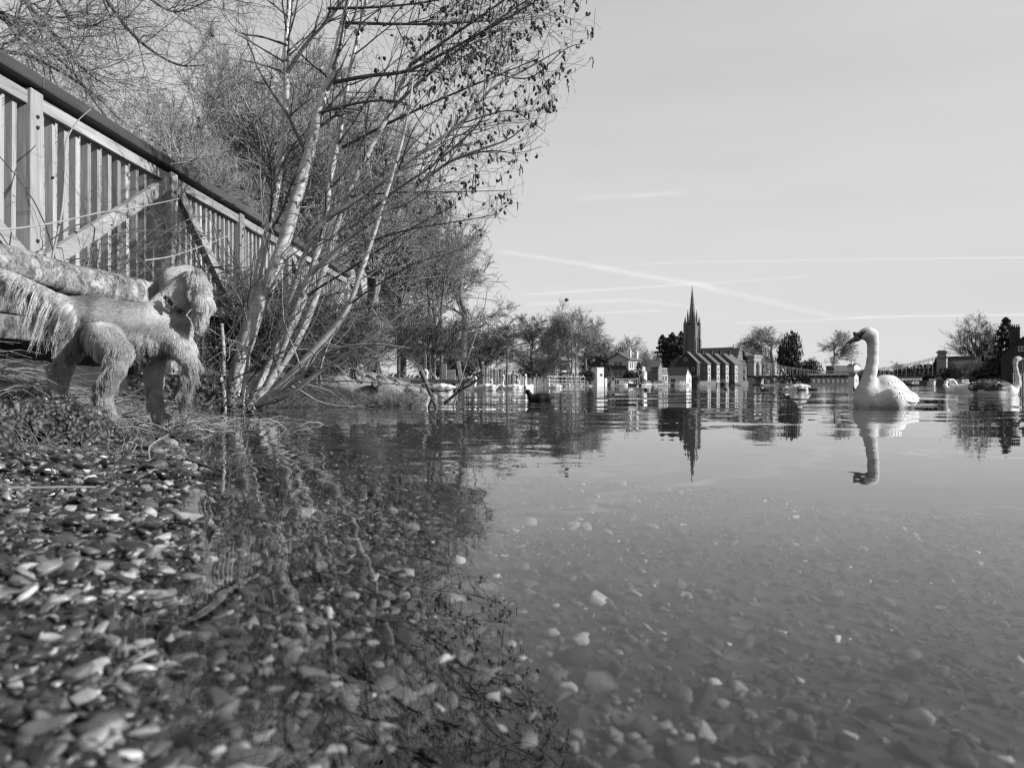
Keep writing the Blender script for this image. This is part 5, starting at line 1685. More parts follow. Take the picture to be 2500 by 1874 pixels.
# --- left bank: landing stage, piles, concrete bank
ls = empty('landing_stage', (-3.3, 25.0, 0)); tag(ls, 'low timber landing stage behind the leftmost swans', 'jetty')
MB().bb(0, 2.35, 0, .22, .24, .36).build('beam', M['timber_board'], ls)
for k in range(11): MB().bb(.01 + k * .21, .20 + k * .21, .02, 1.5, .303, .345).build('plank', M['timber_board'], ls)
for k in range(5): MB().bb(.12 + k * .5, .24 + k * .5, .03, .15, -.5, .22).build('leg', M['timber_grey'], ls)
for u, vt, Y, w, lab in ((1038, 868, 21.5, .07, 'thin pale round post standing in front of the landing stage'), (1084, 888, 25.6, .17, 'square timber post at the middle of the landing stage'),
                         (1101, 902, 26.5, .30, 'wide flat board post on the landing stage'), (1133, 915, 27, .06, 'slim white tipped stake right of the landing stage posts')):
    p = P(u, vt, Y); o = MB().box((0, 0, 0), (w, min(w, .14), p.z + .5)).build('mooring_post', M['timber_grey'], bevel=.01)
    o.location = (p.x, Y, (p.z - .5) / 2); tag(o, lab, 'post')
p = P(1122, 882, 26.2); o = MB().beam((-.10, 0, -.3), (-.30, 0, p.z), .15, .13).build('mooring_post', M['timber_grey'], bevel=.01); o.location = (p.x + .25, 26.2, 0); tag(o, 'tall leaning timber post at the right end of the landing stage', 'post')
pile = MB().cyl((0, 0, -1), (0, 0, 1), .09, .08, 9).mesh('timber_pile', M['timber_grey'], False)
PRN = np.random.default_rng(81)
k = 0; Yp = 31.0
while Yp < 112:
    u = np.interp(Yp, [31, 36, 48, 70, 112], [1178, 1212, 1262, 1300, 1342]); vt = np.interp(Yp, [31, 36, 44, 62, 112], [890, 902, 916, 921, 930]) + PRN.normal(0, 3.2)
    p = P(u, vt, Yp)
    o = link('timber_pile', pile); o.location = (p.x, Yp, p.z - 1.0); o.rotation_euler = (PRN.normal(0, .02), PRN.normal(0, .025), PRN.uniform(0, 6))
    ORD = 'first second third fourth fifth sixth seventh eighth ninth tenth eleventh twelfth thirteenth fourteenth fifteenth sixteenth seventeenth eighteenth nineteenth twentieth'.split()
    tag(o, f'{ORD[k]} grey timber pile along the bank counted from the landing stage' if k < 20 else 'small far grey timber pile near the white jetty railing end of the row', 'pile', 'timber piles along the left bank')
    Yp += .28 + Yp * .021 + PRN.uniform(0, .5); k += 1
for i, (u, v, Y, w) in enumerate(((1402, 911, 108, .10), (1416, 916, 112, .08), (1387, 918, 114, .08), (1476, 922, 150, .10), (1310, 912, 100, .06))):
    p = P(u, v, Y); o = MB().cyl((0, 0, -.6), (0, 0, p.z), w, w, 8).build('mooring_post', M['timber_grey'], None, True); o.location = (p.x, Y, 0)
    tag(o, ('tall pale mooring pole in front of the white jetty railing', 'shorter mooring pole right of the tall pale one', 'mooring pole at the middle of the white jetty railing', 'mooring pole in front of the white box building', 'thin mooring pole at the right end of the piles')[i], 'post')

# sloping concrete bank behind the alder
cb = grid_mesh('concrete_bank', np.linspace(-3.05, -1.15, 50), np.linspace(9.2, 12.6, 60), lambda X, Y: np.where((X > -3.0) & (Y > 9.3) & (X < -1.2), .02 + .46 * np.clip((-X - 1.3) / 1.5, 0, 1) + .07 * vnoise(X, Y, 2.3, 31) + .04 * vnoise(X, Y, 6, 33) + .02 * vnoise(X, Y, 14, 32), -.3) , M['concrete'])
del cb['kind']; tag(cb, 'pale sloping concrete bank seen through the alder branches', 'bank')
# ------------------------------------------------------------------ swans, coots, ducks, gulls
from mathutils.bvhtree import BVHTree
LASTBVH = None


def imesh(name, segs, h, k, mat, parent=None, smooth_it=2, flat=None, extra=None, link_it=True):
    V, Fq = implicit(segs, h, k, flat, extra)
    for _ in range(smooth_it):                        # light Laplacian pass
        acc = np.zeros_like(V); cnt = np.zeros(len(V))
        for a, b in ((0, 1), (1, 2), (2, 3), (3, 0)):
            np.add.at(acc, Fq[:, a], V[Fq[:, b]]); np.add.at(cnt, Fq[:, a], 1)
            np.add.at(acc, Fq[:, b], V[Fq[:, a]]); np.add.at(cnt, Fq[:, b], 1)
        V = V * .5 + .5 * acc / cnt[:, None]
    global LASTBVH
    if h > .008: LASTBVH = BVHTree.FromPolygons(V.tolist(), Fq.tolist())
    return np_mesh(name, V, Fq, M[mat], parent, True, link_it=link_it)


# --- the large swan, built at its measured size: x right, y away, z up, metres from the waterline
SY = 6.26; PXM = SY / F
SWO = P(2165, 994, SY); SWO.z = 0
sw = empty('swan', SWO); tag(sw, 'large white swan floating nearest with upright neck and black faced bill turned left', 'swan')


def q(u, v, y=0.0): return np.array(((u - 2165) * PXM, y, (994 - v) * PXM))


def rp(r): return r * PXM


body = chain([(q(2110, 985, 0), rp(24)), (q(2128, 978, .02), rp(40)), (q(2165, 975, .06), rp(50)), (q(2200, 975, .12), rp(42)), (q(2228, 972, .18), rp(24)), (q(2250, 971, .23), rp(6))])
body += chain([(q(2146, 958, .05), rp(30)), (q(2163, 944, .04), rp(29)), (q(2180, 943, .06), rp(28)), (q(2208, 956, .10), rp(22)), (q(2240, 968, .17), rp(8))])
body += chain([(q(2152, 958, .16), rp(27)), (q(2185, 950, .19), rp(27)), (q(2235, 967, .25), rp(6))])
body += chain([(q(2128, 985, -.10), rp(18)), (q(2160, 976, -.13), rp(28)), (q(2205, 976, -.05), rp(24)), (q(2242, 977, .10), rp(8))])
neck = chain([(q(2108, 978), rp(25)), (q(2113, 955), rp(22)), (q(2120, 930), rp(18)), (q(2126, 905), rp(15.5)), (q(2130, 880), rp(14)), (q(2131.5, 855), rp(13.5)), (q(2131, 835), rp(13.5)), (q(2127, 818), rp(16)), (q(2119, 814), rp(15.5)), (q(2108, 816), rp(12.5)), (q(2100, 820), rp(9.5))])
imesh('body', body + neck, .0085, .012, 'swan_white', sw, 2, flat=-.05)
LASTBVH_BODY = LASTBVH
imesh('bill', chain([(q(2102, 820), rp(9)), (q(2092, 826), rp(8)), (q(2078, 833), rp(5.4)), (q(2067, 838.5), rp(2.8))]) + chain([(q(2094, 820), rp(5.8)), (q(2088, 815), rp(5.0)), (q(2085, 812.5), rp(3.6))]), .0045, .005, 'swan_bill', sw, 1)
imesh('face_mask', chain([(q(2107, 809, -.043), rp(2.6)), (q(2101, 813, -.036), rp(4.0)), (q(2097, 818, -.022), rp(5.6)), (q(2095, 826, -.008), rp(5.6))]) + chain([(q(2107, 809, .043), rp(2.6)), (q(2101, 813, .036), rp(4.0)), (q(2097, 818, .022), rp(5.6))]), .004, .004, 'swan_black', sw, 1)
MB().ball(q(2106.5, 809, -.050), .0042, n=8, m=6).build('eye', M['swan_black'], sw, True)
# folded wings: overlapping feathers laid back from the shoulder towards the tail
fr_n = np.random.default_rng(91)


def feather(L, w, thick=.004, curl=.02, n=9, fat=.09):
    vs, fs = [], []
    for i in range(n):
        t = i / (n - 1); ww = w * (math.sin(math.pi * min(t * .62 + .16, 1)) ** .8) * (1 if t < .8 else (1 - ((t - .8) / .2) ** 2 * .92))
        for s, z in ((-1, 0), (-.5, .35), (0, .5), (.5, .35), (1, 0)):
            vs.append((L * t, s * ww / 2, z * w * fat + curl * t * t))
    for i in range(n - 1):
        for j in range(4): a = i * 5 + j; fs.append((a, a + 5, a + 6, a + 1))
    return MB().add(vs, fs)


def lay(parent, me, root, tip, up, name='feather'):
    root, tip, up = Vector(root), Vector(tip), Vector(up)
    x = (tip - root).normalized(); y = up.cross(x).normalized(); z = x.cross(y)
    o = link(name, me, parent)
    o.matrix_local = Matrix.Translation(root) @ Matrix((x, y, z)).transposed().to_4x4()
    return o


f_long = feather(.20, .048, curl=.004).mesh('feather', M['swan_feather'], True)
f_mid = feather(.13, .050, curl=.002).mesh('feather', M['swan_feather'], True)
SWB = LASTBVH_BODY


def skin(u, v, y_from=-1.0, out=.004):
    o = Vector(q(u, v)); o.y = y_from
    hit, nrm_, _, _ = SWB.ray_cast(o, Vector((0, 1 if y_from < 0 else -1, 0)))
    if hit is None: return None, None
    return hit + nrm_ * out, nrm_


# rows of folded feathers on the near side: (row of roots, row of tips)
for (u0, v0, u1, v1, du, dv, n_, me_, out) in ((2150, 968, 2212, 972, 36, 6, 8, f_long, .001), (2166, 960, 2214, 966, 34, 7, 7, f_long, .003), (2186, 938, 2222, 955, 26, 14, 6, f_mid, .001), (2174, 944, 2212, 958, 32, 14, 6, f_long, .002),
                                               (2162, 934, 2190, 930, 22, 9, 4, f_mid, .0005)):
    for i in range(n_):
        t = i / (n_ - 1); u, v = u0 + (u1 - u0) * t, v0 + (v1 - v0) * t
        A_r, N_r = skin(u, v, out=out); B_r, N_b = skin(min(u + du, 2246), v + dv, out=out + .0015)
        if A_r is None or B_r is None: continue
        o = lay(sw, me_, A_r, B_r, N_r + N_b); L_ = (B_r - A_r).length / (.13 if me_ is f_mid else .20); o.scale = (L_ * 1.15, .95, 1)
for i in range(6):
    lay(sw, f_mid, q(2214, 962 + i, .10 + .03 * i), q(2256, 974 + 1.5 * i, .13 + .03 * i), (0, 0, 1), 'tail_feather')


# --- other swans from one builder: x forward
def swan(u, vw, yaw, label, pose='up', scale=1.0, young=False, h=.013, Y=None, group=None):
    Y = Y or CH * F / max(vw - HV, 2)
    t = empty('swan', (bscale(u, Y), Y, 0), R(yaw), scale); tag(t, label, 'swan', group)
    A = lambda *p: np.array(p, float)
    segs = chain([(A(.30, 0, .03), .09), (A(.18, 0, .05), .14), (A(-.05, 0, .06), .165), (A(-.28, 0, .07), .12), (A(-.45, 0, .12), .035)])
    for s in (-1, 1): segs += chain([(A(.12, s * .09, .12), .09), (A(-.10, s * .10, .16), .085), (A(-.30, s * .07, .16), .055), (A(-.46, s * .02, .15), .02)])
    if pose == 'up':
        nk = [(A(.33, 0, .08), .075), (A(.40, 0, .18), .055), (A(.395, 0, .30), .043), (A(.36, 0, .42), .038), (A(.345, 0, .52), .037), (A(.365, 0, .585), .043), (A(.41, 0, .60), .041), (A(.45, 0, .592), .03)]
        hd = nk[-1][0]; bd = A(.94, 0, -.30)
    elif pose == 'curve':
        nk = [(A(.32, 0, .08), .07), (A(.36, 0, .17), .05), (A(.33, 0, .26), .042), (A(.29, 0, .35), .037), (A(.31, 0, .43), .036), (A(.36, 0, .465), .041), (A(.41, 0, .45), .036), (A(.44, 0, .43), .027)]
        hd = nk[-1][0]; bd = A(.8, 0, -.55)
    elif pose == 'preen':
        nk = [(A(.32, 0, .08), .07), (A(.38, -.02, .17), .05), (A(.36, -.05, .26), .042), (A(.29, -.08, .31), .038), (A(.20, -.11, .30), .040), (A(.15, -.14, .25), .036), (A(.12, -.16, .20), .027)]
        hd = nk[-1][0]; bd = A(-.3, -.2, -.9)
    else:                                             # head dipped under the water
        nk = [(A(.32, 0, .08), .075), (A(.40, 0, .10), .055), (A(.48, 0, .04), .042), (A(.52, 0, -.05), .038)]
        hd = nk[-1][0]; bd = A(.3, 0, -1)
    neck = chain(nk)
    if young:
        imesh('body', segs + neck, h, .014, 'swan_white', t, 2, flat=-.06)
        fg = feather(.30, .075, curl=.01).mesh('feather', M['cygnet_grey'], True); fp = feather(.26, .07, curl=.01).mesh('feather', M['cygnet_pale'], True)
        bv = LASTBVH
        for s in (-1, 1):
            for r_ in range(5):
                for i in range(6):
                    def sk(x, a, out):
                        o_ = Vector((x, s * math.cos(a) * .6, .10 + math.sin(a) * .6)); hit, nn_, _, _ = bv.ray_cast(o_, (Vector((x, 0, .10)) - o_).normalized())
                        return (hit + nn_ * out, nn_) if hit is not None else (None, None)
                    x = .13 - .075 * i; an = R(8 + 17 * r_ - 1.5 * i)
                    A_r, N_r = sk(x, an, .004 + .003 * r_); B_r, N_b = sk(max(x - .22, -.44), an + R(3 - 5 * (r_ < 2)), .010 + .003 * r_)
                    if A_r is None or B_r is None: continue
                    o = lay(t, fp if (r_ in (0, 3) and i % 2 == 0) or r_ == 4 and i > 3 else fg, A_r, B_r, N_r + N_b); o.scale = ((B_r - A_r).length / .28, 1, 1)
        imesh('cap', chain([(nk[-1][0] + A(-.02, 0, .018), .022), (nk[-2][0] + A(0, 0, .012), .034), (nk[-3][0] + A(-.012, 0, .012), .034)]), .006, .004, 'cygnet_pale', t, 1)
    else:
        imesh('body', segs + neck, h, .014, 'swan_sunlit', t, 2, flat=-.06)
    bd = bd / np.linalg.norm(bd)
    imesh('bill', chain([(hd + bd * .015, .024), (hd + bd * .055, .017), (hd + bd * .10, .011)]), .006, .004, 'swan_bill' if not young else 'cygnet_grey', t, 1)
    m = MB()
    for s in (-1, 1): m.ball(hd + np.array((-.01 * bd[0], s * .024, .012)) , .013, (1.2, .5, .8), 7, 5)
    m.build('face_mask', M['swan_black'], t, True)
    return t


swan(2432, 963, 8, 'young grey brown winged swan swimming right at the right edge', 'up', 1.12, True, .010, 14.2)
swan(2352, 957, 155, 'white swan with its neck curled back preening behind the young swan', 'preen', .95, h=.012, Y=17.5)
swan(1946, 952, 172, 'white swan dipping its head among coots right of the bridge tower', 'dip', .95, Y=27)
swan(1072, 957, 170, 'leftmost white swan with a tall curved neck in front of the landing stage', 'up', .95, Y=20.5)
swan(1183, 953, 160, 'white swan bending its neck behind the fallen boughs', 'curve', .95, Y=24)
swan(1250, 950, 176, 'white swan seen side on with a long low back beside the piles', 'up', .95, Y=31)
swan(1214, 950, 150, 'white swan with neck drooped forward between two others', 'curve', .9, Y=33)
swan(1290, 952, 252, 'white swan facing away with its neck straight up behind the coot', 'up', .9, Y=27.5)
swan(1281, 951, 200, 'white swan with curled neck half hidden behind the coot', 'curve', .85, Y=32)
swan(1355, 947, 178, 'distant white swan swimming left in front of the white jetty railing', 'up', .95, Y=47)


def waterbird(u, vw, yaw, label, kind='coot', scale=1.0, Y=None, cat='coot'):
    Y = Y or CH * F / max(vw - HV, 2)
    t = empty({'coot': 'coot', 'tufted': 'tufted_duck', 'mallard': 'duck'}[kind], (bscale(u, Y), Y, 0), R(yaw), scale); tag(t, label, cat)
    A = lambda *p: np.array(p, float)
    segs = chain([(A(.10, 0, .015), .055), (A(0, 0, .025), .068), (A(-.10, 0, .035), .05), (A(-.18, 0, .045), .012)])
    segs += chain([(A(.11, 0, .05), .036), (A(.135, 0, .085), .028), (A(.15, 0, .108), .032), (A(.162, 0, .106), .027)])
    imesh('body', segs, .0075, .01, 'coot_black' if kind != 'mallard' else 'duck_brown', t, 1, flat=-.03)
    imesh('bill', chain([(A(.182, 0, .104), .011), (A(.205, 0, .092), .006)]), .003, .003, 'duck_white' if kind == 'coot' else 'swan_bill', t, 0)
    if kind == 'coot': MB().ball((.182, 0, .116), .012, (.7, .8, 1.3), 7, 5).build('shield', M['duck_white'], t, True)
    if kind == 'tufted':
        for s in (-1, 1): MB().ball((-.005, s * .042, .03), .035, (2.3, .85, .85), 10, 7).build('flank', M['duck_white'], t, True)
        MB().cyl((.135, 0, .125), (.10, 0, .105), .007, .002, 5).build('tuft', M['coot_black'], t, True)
    return t


waterbird(1318, 977, 183, 'black coot with a white bill swimming left in front of the swans', 'coot', .95, 9.1)
waterbird(1583, 954, 5, 'black and white tufted duck in front of the moored white boats', 'tufted', 1.0, 25)
waterbird(1776, 951, 8, 'small tufted duck on open water below the terraced houses', 'tufted', .8, 30)
waterbird(1867, 954, 180, 'black coot alone left of the dipping swan', 'coot', .9, 24, 'coot')
waterbird(1957, 953, 182, 'black coot just in front of the dipping swan', 'coot', .85, 25)
waterbird(1985, 953, 178, 'black coot at the right of the dipping swan', 'coot', .9, 25)
waterbird(2093, 953, 190, 'dark duck with raised head right behind the large swan breast', 'mallard', .95, 26, 'duck')
gull_b = implicit(chain([(np.array((.12, 0, .05)), .05), (np.array((0, 0, .06)), .065), (np.array((-.2, 0, .09)), .015)]) + chain([(np.array((.12, 0, .08)), .03), (np.array((.15, 0, .15)), .035)]), .012, .01, -.03)
gull_me = np_mesh('body', gull_b[0], gull_b[1], M['swan_white'], None, True, link_it=False)
gull_bill = MB().cone((0, 0, 0), .012, .06, 6).mesh('bill', M['swan_bill'])
for i, (u, Y, yaw, z, lab) in enumerate(((1382, 80, 180, 0, 'white gull floating below the left end of the jetty railing'), (1397, 84, 10, 0, 'second white gull floating below the jetty railing'), (1418, 86, 190, 0, 'white gull floating under the right end of the jetty railing'),
                                         (1441, 92, 200, 0, 'white gull floating right of the jetty railing'), (1494, 100, 170, 0, 'white gull floating in front of the chalet garden'), (1556, 110, 30, 0, 'white gull floating left of the tufted duck'),
                                         (1600, 120, 10, 0, 'white gull floating under the canvas covered boat'), (1377, 112, 180, 1.52, 'gull perched first from the left on the jetty railing'), (1386, 113, 170, 1.52, 'gull perched second from the left on the jetty railing'),
                                         (1395, 114, 180, 1.52, 'gull perched at the middle of the jetty railing'), (1409, 117, 20, 1.55, 'gull perched near the right end of the jetty railing'), (1422, 120, 10, 1.57, 'gull perched at the far right of the jetty railing'))):
    t = empty('gull', (bscale(u, Y), Y, z), R(yaw), 1.25); tag(t, lab, 'gull')
    link('body', gull_me, t); o = link('bill', gull_bill, t); o.location = (.17, 0, .16); o.rotation_euler = (0, R(95), 0)
# ------------------------------------------------------------------ the cocker spaniel
DY = 2.72; DP = DY / F
DO = np.array(P(300, 1046, DY)); DO[2] = 0.0
dog = empty('dog', DO); tag(dog, 'golden spaniel standing at the water edge looking at the river with one forepaw raised', 'dog')


def d(u, v, y=0.0):
    """photo pixel + depth offset -> dog space (metres), kept on the sight line"""
    Y = DY + y
    return np.array(((u - 1250) / F * Y, Y, CH + (HV - v) / F * Y)) - DO


def dr(px): return px * DP


# name, segments, fur (flow in photo plane: du, dv, depth), length, lift, wave, tone
PARTS = []


def part(name, pts, flow, length, lift, wave, tone, wet=0.0, dens=1.0):
    gr = 4.5 if name in ('trunk', 'chest', 'belly', 'rump', 'neck', 'head', 'ear', 'tail', 'hind_thigh') else 1.5
    for a, b in zip(pts[:-1], pts[1:]):
        PARTS.append((name, a[0], dr(a[1] + gr), b[0], dr(b[1] + gr), np.array((flow[0], flow[2], -flow[1]), float), length, lift, wave, tone, wet, dens))


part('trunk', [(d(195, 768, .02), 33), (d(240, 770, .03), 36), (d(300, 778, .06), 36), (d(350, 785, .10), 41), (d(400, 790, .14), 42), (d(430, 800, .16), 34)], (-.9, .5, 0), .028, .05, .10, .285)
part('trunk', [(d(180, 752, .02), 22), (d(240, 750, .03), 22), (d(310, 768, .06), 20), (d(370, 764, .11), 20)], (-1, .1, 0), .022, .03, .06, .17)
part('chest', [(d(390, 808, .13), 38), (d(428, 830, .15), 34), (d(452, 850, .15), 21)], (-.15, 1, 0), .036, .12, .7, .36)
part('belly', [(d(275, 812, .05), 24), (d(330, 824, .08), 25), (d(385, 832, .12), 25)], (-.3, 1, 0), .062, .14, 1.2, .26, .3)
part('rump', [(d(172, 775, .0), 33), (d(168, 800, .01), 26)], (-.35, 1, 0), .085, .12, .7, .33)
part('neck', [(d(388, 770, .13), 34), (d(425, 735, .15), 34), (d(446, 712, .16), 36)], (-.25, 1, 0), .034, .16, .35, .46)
part('head', [(d(432, 692, .175), 36), (d(456, 690, .185), 38), (d(472, 698, .205), 32)], (-.5, .8, -.1), .010, .04, .06, .30)
part('muzzle', [(d(480, 705, .24), 24), (d(496, 726, .32), 17), (d(500, 735, .35), 12)], (.2, 1, .4), .010, .05, .05, .36)
part('ear', [(d(472, 672, .125), 11), (d(488, 700, .105), 15), (d(494, 738, .098), 17), (d(490, 770, .10), 13)], (.02, 1, 0), .050, .10, .9, .38)
part('far_ear', [(d(398, 688, .20), 12), (d(380, 712, .20), 13), (d(375, 732, .20), 8)], (-.15, 1, .1), .022, .06, .3, .22)
part('tail', [(d(165, 752, .0), 21), (d(125, 734, -.01), 17), (d(85, 712, -.02), 14), (d(45, 690, -.03), 12), (d(8, 675, -.03), 10)], (-.4, 1, -.05), .11, .06, 1.0, .34)
# near hind leg (camera side), planted
part('hind_thigh', [(d(236, 795, .035), 32), (d(262, 828, -.005), 28), (d(290, 860, -.035), 24)], (-.1, 1, -.02), .026, .08, .4, .285)
part('hind_shank', [(d(292, 858, -.035), 24), (d(284, 900, -.05), 20), (d(258, 948, -.05), 16), (d(254, 968, -.05), 14), (d(261, 1002, -.05), 14)], (-.12, 1, -.05), .044, .18, 1.2, .27, .45)
part('hind_foot', [(d(261, 1000, -.05), 14), (d(268, 1018, -.05), 13), (d(288, 1032, -.05), 9), (d(308, 1038, -.05), 7)], (.3, 1, -.05), .030, .18, .9, .22, .6)
# far hind leg
part('hind_thigh', [(d(190, 800, .14), 29), (d(172, 850, .15), 25)], (-.1, 1, 0), .04, .12, .6, .30, .2)
part('hind_shank', [(d(172, 850, .15), 24), (d(150, 905, .15), 21), (d(142, 950, .15), 18), (d(144, 985, .15), 16)], (-.08, 1, -.05), .040, .18, 1.2, .36, .25)
part('hind_foot', [(d(144, 985, .15), 14), (d(150, 1016, .15), 11), (d(172, 1022, .15), 8)], (.1, 1, 0), .02, .15, .6, .18, .8)
# far foreleg, planted
part('fore_leg', [(d(382, 845, .18), 26), (d(382, 890, .17), 18), (d(380, 940, .16), 14)], (-.12, 1, -.05), .050, .2, 1.2, .40, .4)
part('fore_foot', [(d(380, 940, .16), 13), (d(380, 990, .15), 13), (d(388, 1014, .15), 12), (d(406, 1022, .15), 9)], (.2, 1, -.05), .036, .2, 1.0, .32, .45)
# near foreleg, raised
part('fore_arm', [(d(430, 832, .12), 26), (d(450, 864, .11), 20), (d(468, 888, .10), 15)], (.1, 1, -.05), .026, .12, .6, .38, .05)
part('raised_paw', [(d(468, 888, .10), 15), (d(464, 920, .11), 13), (d(450, 950, .12), 13), (d(450, 974, .12), 10)], (.3, 1, -.05), .050, .2, 1.2, .22, .6)

V, Fq = implicit([(p[1], p[2], p[3], p[4]) for p in PARTS], .0075, .010)
for _ in range(2):
    acc = np.zeros_like(V); cnt = np.zeros(len(V))
    for a, b in ((0, 1), (1, 2), (2, 3), (3, 0)):
        np.add.at(acc, Fq[:, a], V[Fq[:, b]]); np.add.at(cnt, Fq[:, a], 1); np.add.at(acc, Fq[:, b], V[Fq[:, a]]); np.add.at(cnt, Fq[:, b], 1)
    V = .5 * V + .5 * acc / cnt[:, None]
DR = np.random.default_rng(5)
A_ = np.array([p[1] for p in PARTS]); B_ = np.array([p[3] for p in PARTS]); r0_ = np.array([p[2] for p in PARTS]); r1_ = np.array([p[4] for p in PARTS])
ab = B_ - A_; L2 = (ab ** 2).sum(1)
PT = np.array([p[9] for p in PARTS]) * (1 - .5 * np.array([p[10] for p in PARTS]))


def weights(X):
    t_ = np.clip(((X[:, None] - A_) * ab).sum(2) / L2, 0, 1)
    ds = np.linalg.norm(X[:, None] - (A_ + t_[..., None] * ab), axis=2) - (r0_ + (r1_ - r0_) * t_)
    w = np.exp(-np.clip(ds - ds.min(1, keepdims=True), 0, .2) / .013)
    return w / w.sum(1, keepdims=True), ds


wv, _ = weights(V)
np_mesh('body', V, Fq, M['dog_skin'], dog, True, (wv @ PT) * .6)

# roots on the skin
P0, P1, P2, P3 = (V[Fq[:, i]] for i in range(4))
nrm = np.cross(P2 - P0, P3 - P1); area = np.linalg.norm(nrm, axis=1) / 2; nrm = unit(nrm)
if (nrm * ((P0 + P2) / 2 - V.mean(0))).sum(1).mean() < 0: nrm = -nrm
NF = 130000
fi = DR.choice(len(Fq), NF, p=area / area.sum())
a_, b_ = DR.uniform(size=(NF, 1)), DR.uniform(size=(NF, 1))
root = (P0[fi] * (1 - a_) + P1[fi] * a_) * (1 - b_) + (P3[fi] * (1 - a_) + P2[fi] * a_) * b_
nor = nrm[fi]
w_, dist_ = weights(root)
own = dist_.argmin(1)
FL = np.array([unit(p[5]) for p in PARTS])
col_ = lambda i: w_ @ np.array([p[i] for p in PARTS])
flow, length, lift, wave, tone, wet = unit(w_ @ FL), col_(6), col_(7), col_(8), col_(9), col_(10)
names = np.array([p[0] for p in PARTS])[own]
tl = names == 'tail'
along = np.clip((root[:, 0] - d(10, 690)[0]) / .22, 0, 1)
length = np.where(tl, np.where(nor[:, 2] > .3, .022, (.05 + .12 * along) * DR.uniform(.45, 1.15, NF)), length)
rear = np.isin(names, ['rump', 'hind_thigh']) & (nor[:, 0] < -.2)
length = np.where(rear, .055, length)
back_ = np.isin(names, ['hind_shank', 'fore_leg', 'raised_paw'])
length = np.where(back_ & (nor[:, 0] > .25), length * .5, np.where(back_ & (nor[:, 0] < -.3), length * 1.35, length))
length = length * DR.uniform(.55, 1.15, NF)
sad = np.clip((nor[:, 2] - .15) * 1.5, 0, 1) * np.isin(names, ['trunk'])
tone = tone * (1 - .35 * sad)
long_ = np.clip((length - .022) / .04, 0, 1)
# locks: long hair gathers into wavy locks, short hair lies sleek
NC = 2200
ci = DR.choice(NF, NC, replace=False)
croot = root[ci]
near = np.empty(NF, int)
for s in range(0, NF, 4000): near[s:s + 4000] = ((root[s:s + 4000, None] - croot[None]) ** 2).sum(2).argmin(1)
cph = DR.uniform(0, 6.28, NC); cdir = unit(DR.normal(size=(NC, 3))); camp = DR.uniform(.4, 1.3, NC); ctone = np.clip(DR.normal(-.05, .38, NC), -.75, .5); clen = DR.uniform(.65, 1.3, NC); cfr = DR.uniform(5, 12, NC)
K = 9
length = length * (1 + (clen[near] - 1) * long_)
step = length / (K - 1)
flow_t = unit(flow - (flow * nor).sum(1, keepdims=True) * nor)
base = unit(flow_t + nor * (.10 + lift * .9)[:, None] + DR.normal(size=(NF, 3)) * .09 + cdir[near] * (.30 * wave * long_)[:, None])
pts = [root - nor * .001]
off = root - croot[near]
dv_ = base
for k in range(1, K):
    t = k / (K - 1)
    grav = np.array([0, 0, -1.0]) * (.55 * long_)[:, None]
    swirl = cdir[near] * (np.sin(cph[near] + t * cfr[near]) * wave * camp[near] * (.35 + .9 * long_))[:, None]
    dv_ = unit(dv_ * .80 + (flow_t * .22 + grav * .35 + swirl * .60 + DR.normal(size=(NF, 3)) * .035))
    p_ = pts[-1] + dv_ * step[:, None]
    pull = ((.01 + .17 * long_ * np.where(tl, .45, 1) + .12 * wet * long_) * t)[:, None]
    p_ = p_ - off * pull; off = off * (1 - pull)
    # keep hair outside its own limb
    ao, bo = A_[own], ab[own]; tt = np.clip(((p_ - ao) * bo).sum(1) / L2[own], 0, 1)
    ctr = ao + bo * tt[:, None]; rr_ = (r0_ + (r1_ - r0_) * 0)[own] * (1 - tt) + r1_[own] * tt
    v_ = p_ - ctr; dd_ = np.linalg.norm(v_, axis=1); need = rr_ + .0015 + .003 * t
    p_ = ctr + v_ * (np.maximum(dd_, need) / np.maximum(dd_, 1e-6))[:, None]
    pts.append(p_)
PTS = np.stack(pts, 1)
PTS[..., 2] = np.maximum(PTS[..., 2], gz(DO[0], DY) - .004)
rad = np.linspace(1, .35, K)[None] * (.00036 + .00026 * DR.uniform(size=(NF, 1)) + .00012 * long_[:, None])
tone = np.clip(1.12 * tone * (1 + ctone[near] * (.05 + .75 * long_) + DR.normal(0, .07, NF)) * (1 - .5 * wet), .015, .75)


def fur(name, sel):
    hc = bpy.data.hair_curves.new(name)
    n = int(sel.sum())
    hc.add_curves([K] * n)
    hc.attributes['position'].data.foreach_set('vector', PTS[sel].astype(np.float32).ravel())
    ra = hc.attributes.get('radius') or hc.attributes.new('radius', 'FLOAT', 'POINT')
    ra.data.foreach_set('value', rad[sel].astype(np.float32).ravel())
    ta = hc.attributes.new('tone', 'FLOAT', 'CURVE'); ta.data.foreach_set('value', tone[sel].astype(np.float32))
    hc.materials.append(M['fur'])
    o = bpy.data.objects.new(name, hc); COL.objects.link(o); o.parent = dog
    return o


for nm, grp in (('body_fur', ('trunk', 'chest', 'rump', 'neck')), ('belly_fur', ('belly',)), ('head_fur', ('head', 'muzzle')), ('ear_fur', ('ear',)), ('ear_fur', ('far_ear',)), ('tail_fur', ('tail',)),
                ('leg_fur', ('hind_thigh', 'hind_shank', 'hind_foot')), ('leg_fur', ('fore_leg', 'fore_foot')), ('leg_fur', ('fore_arm', 'raised_paw'))):
    fur(nm, np.isin(names, grp))
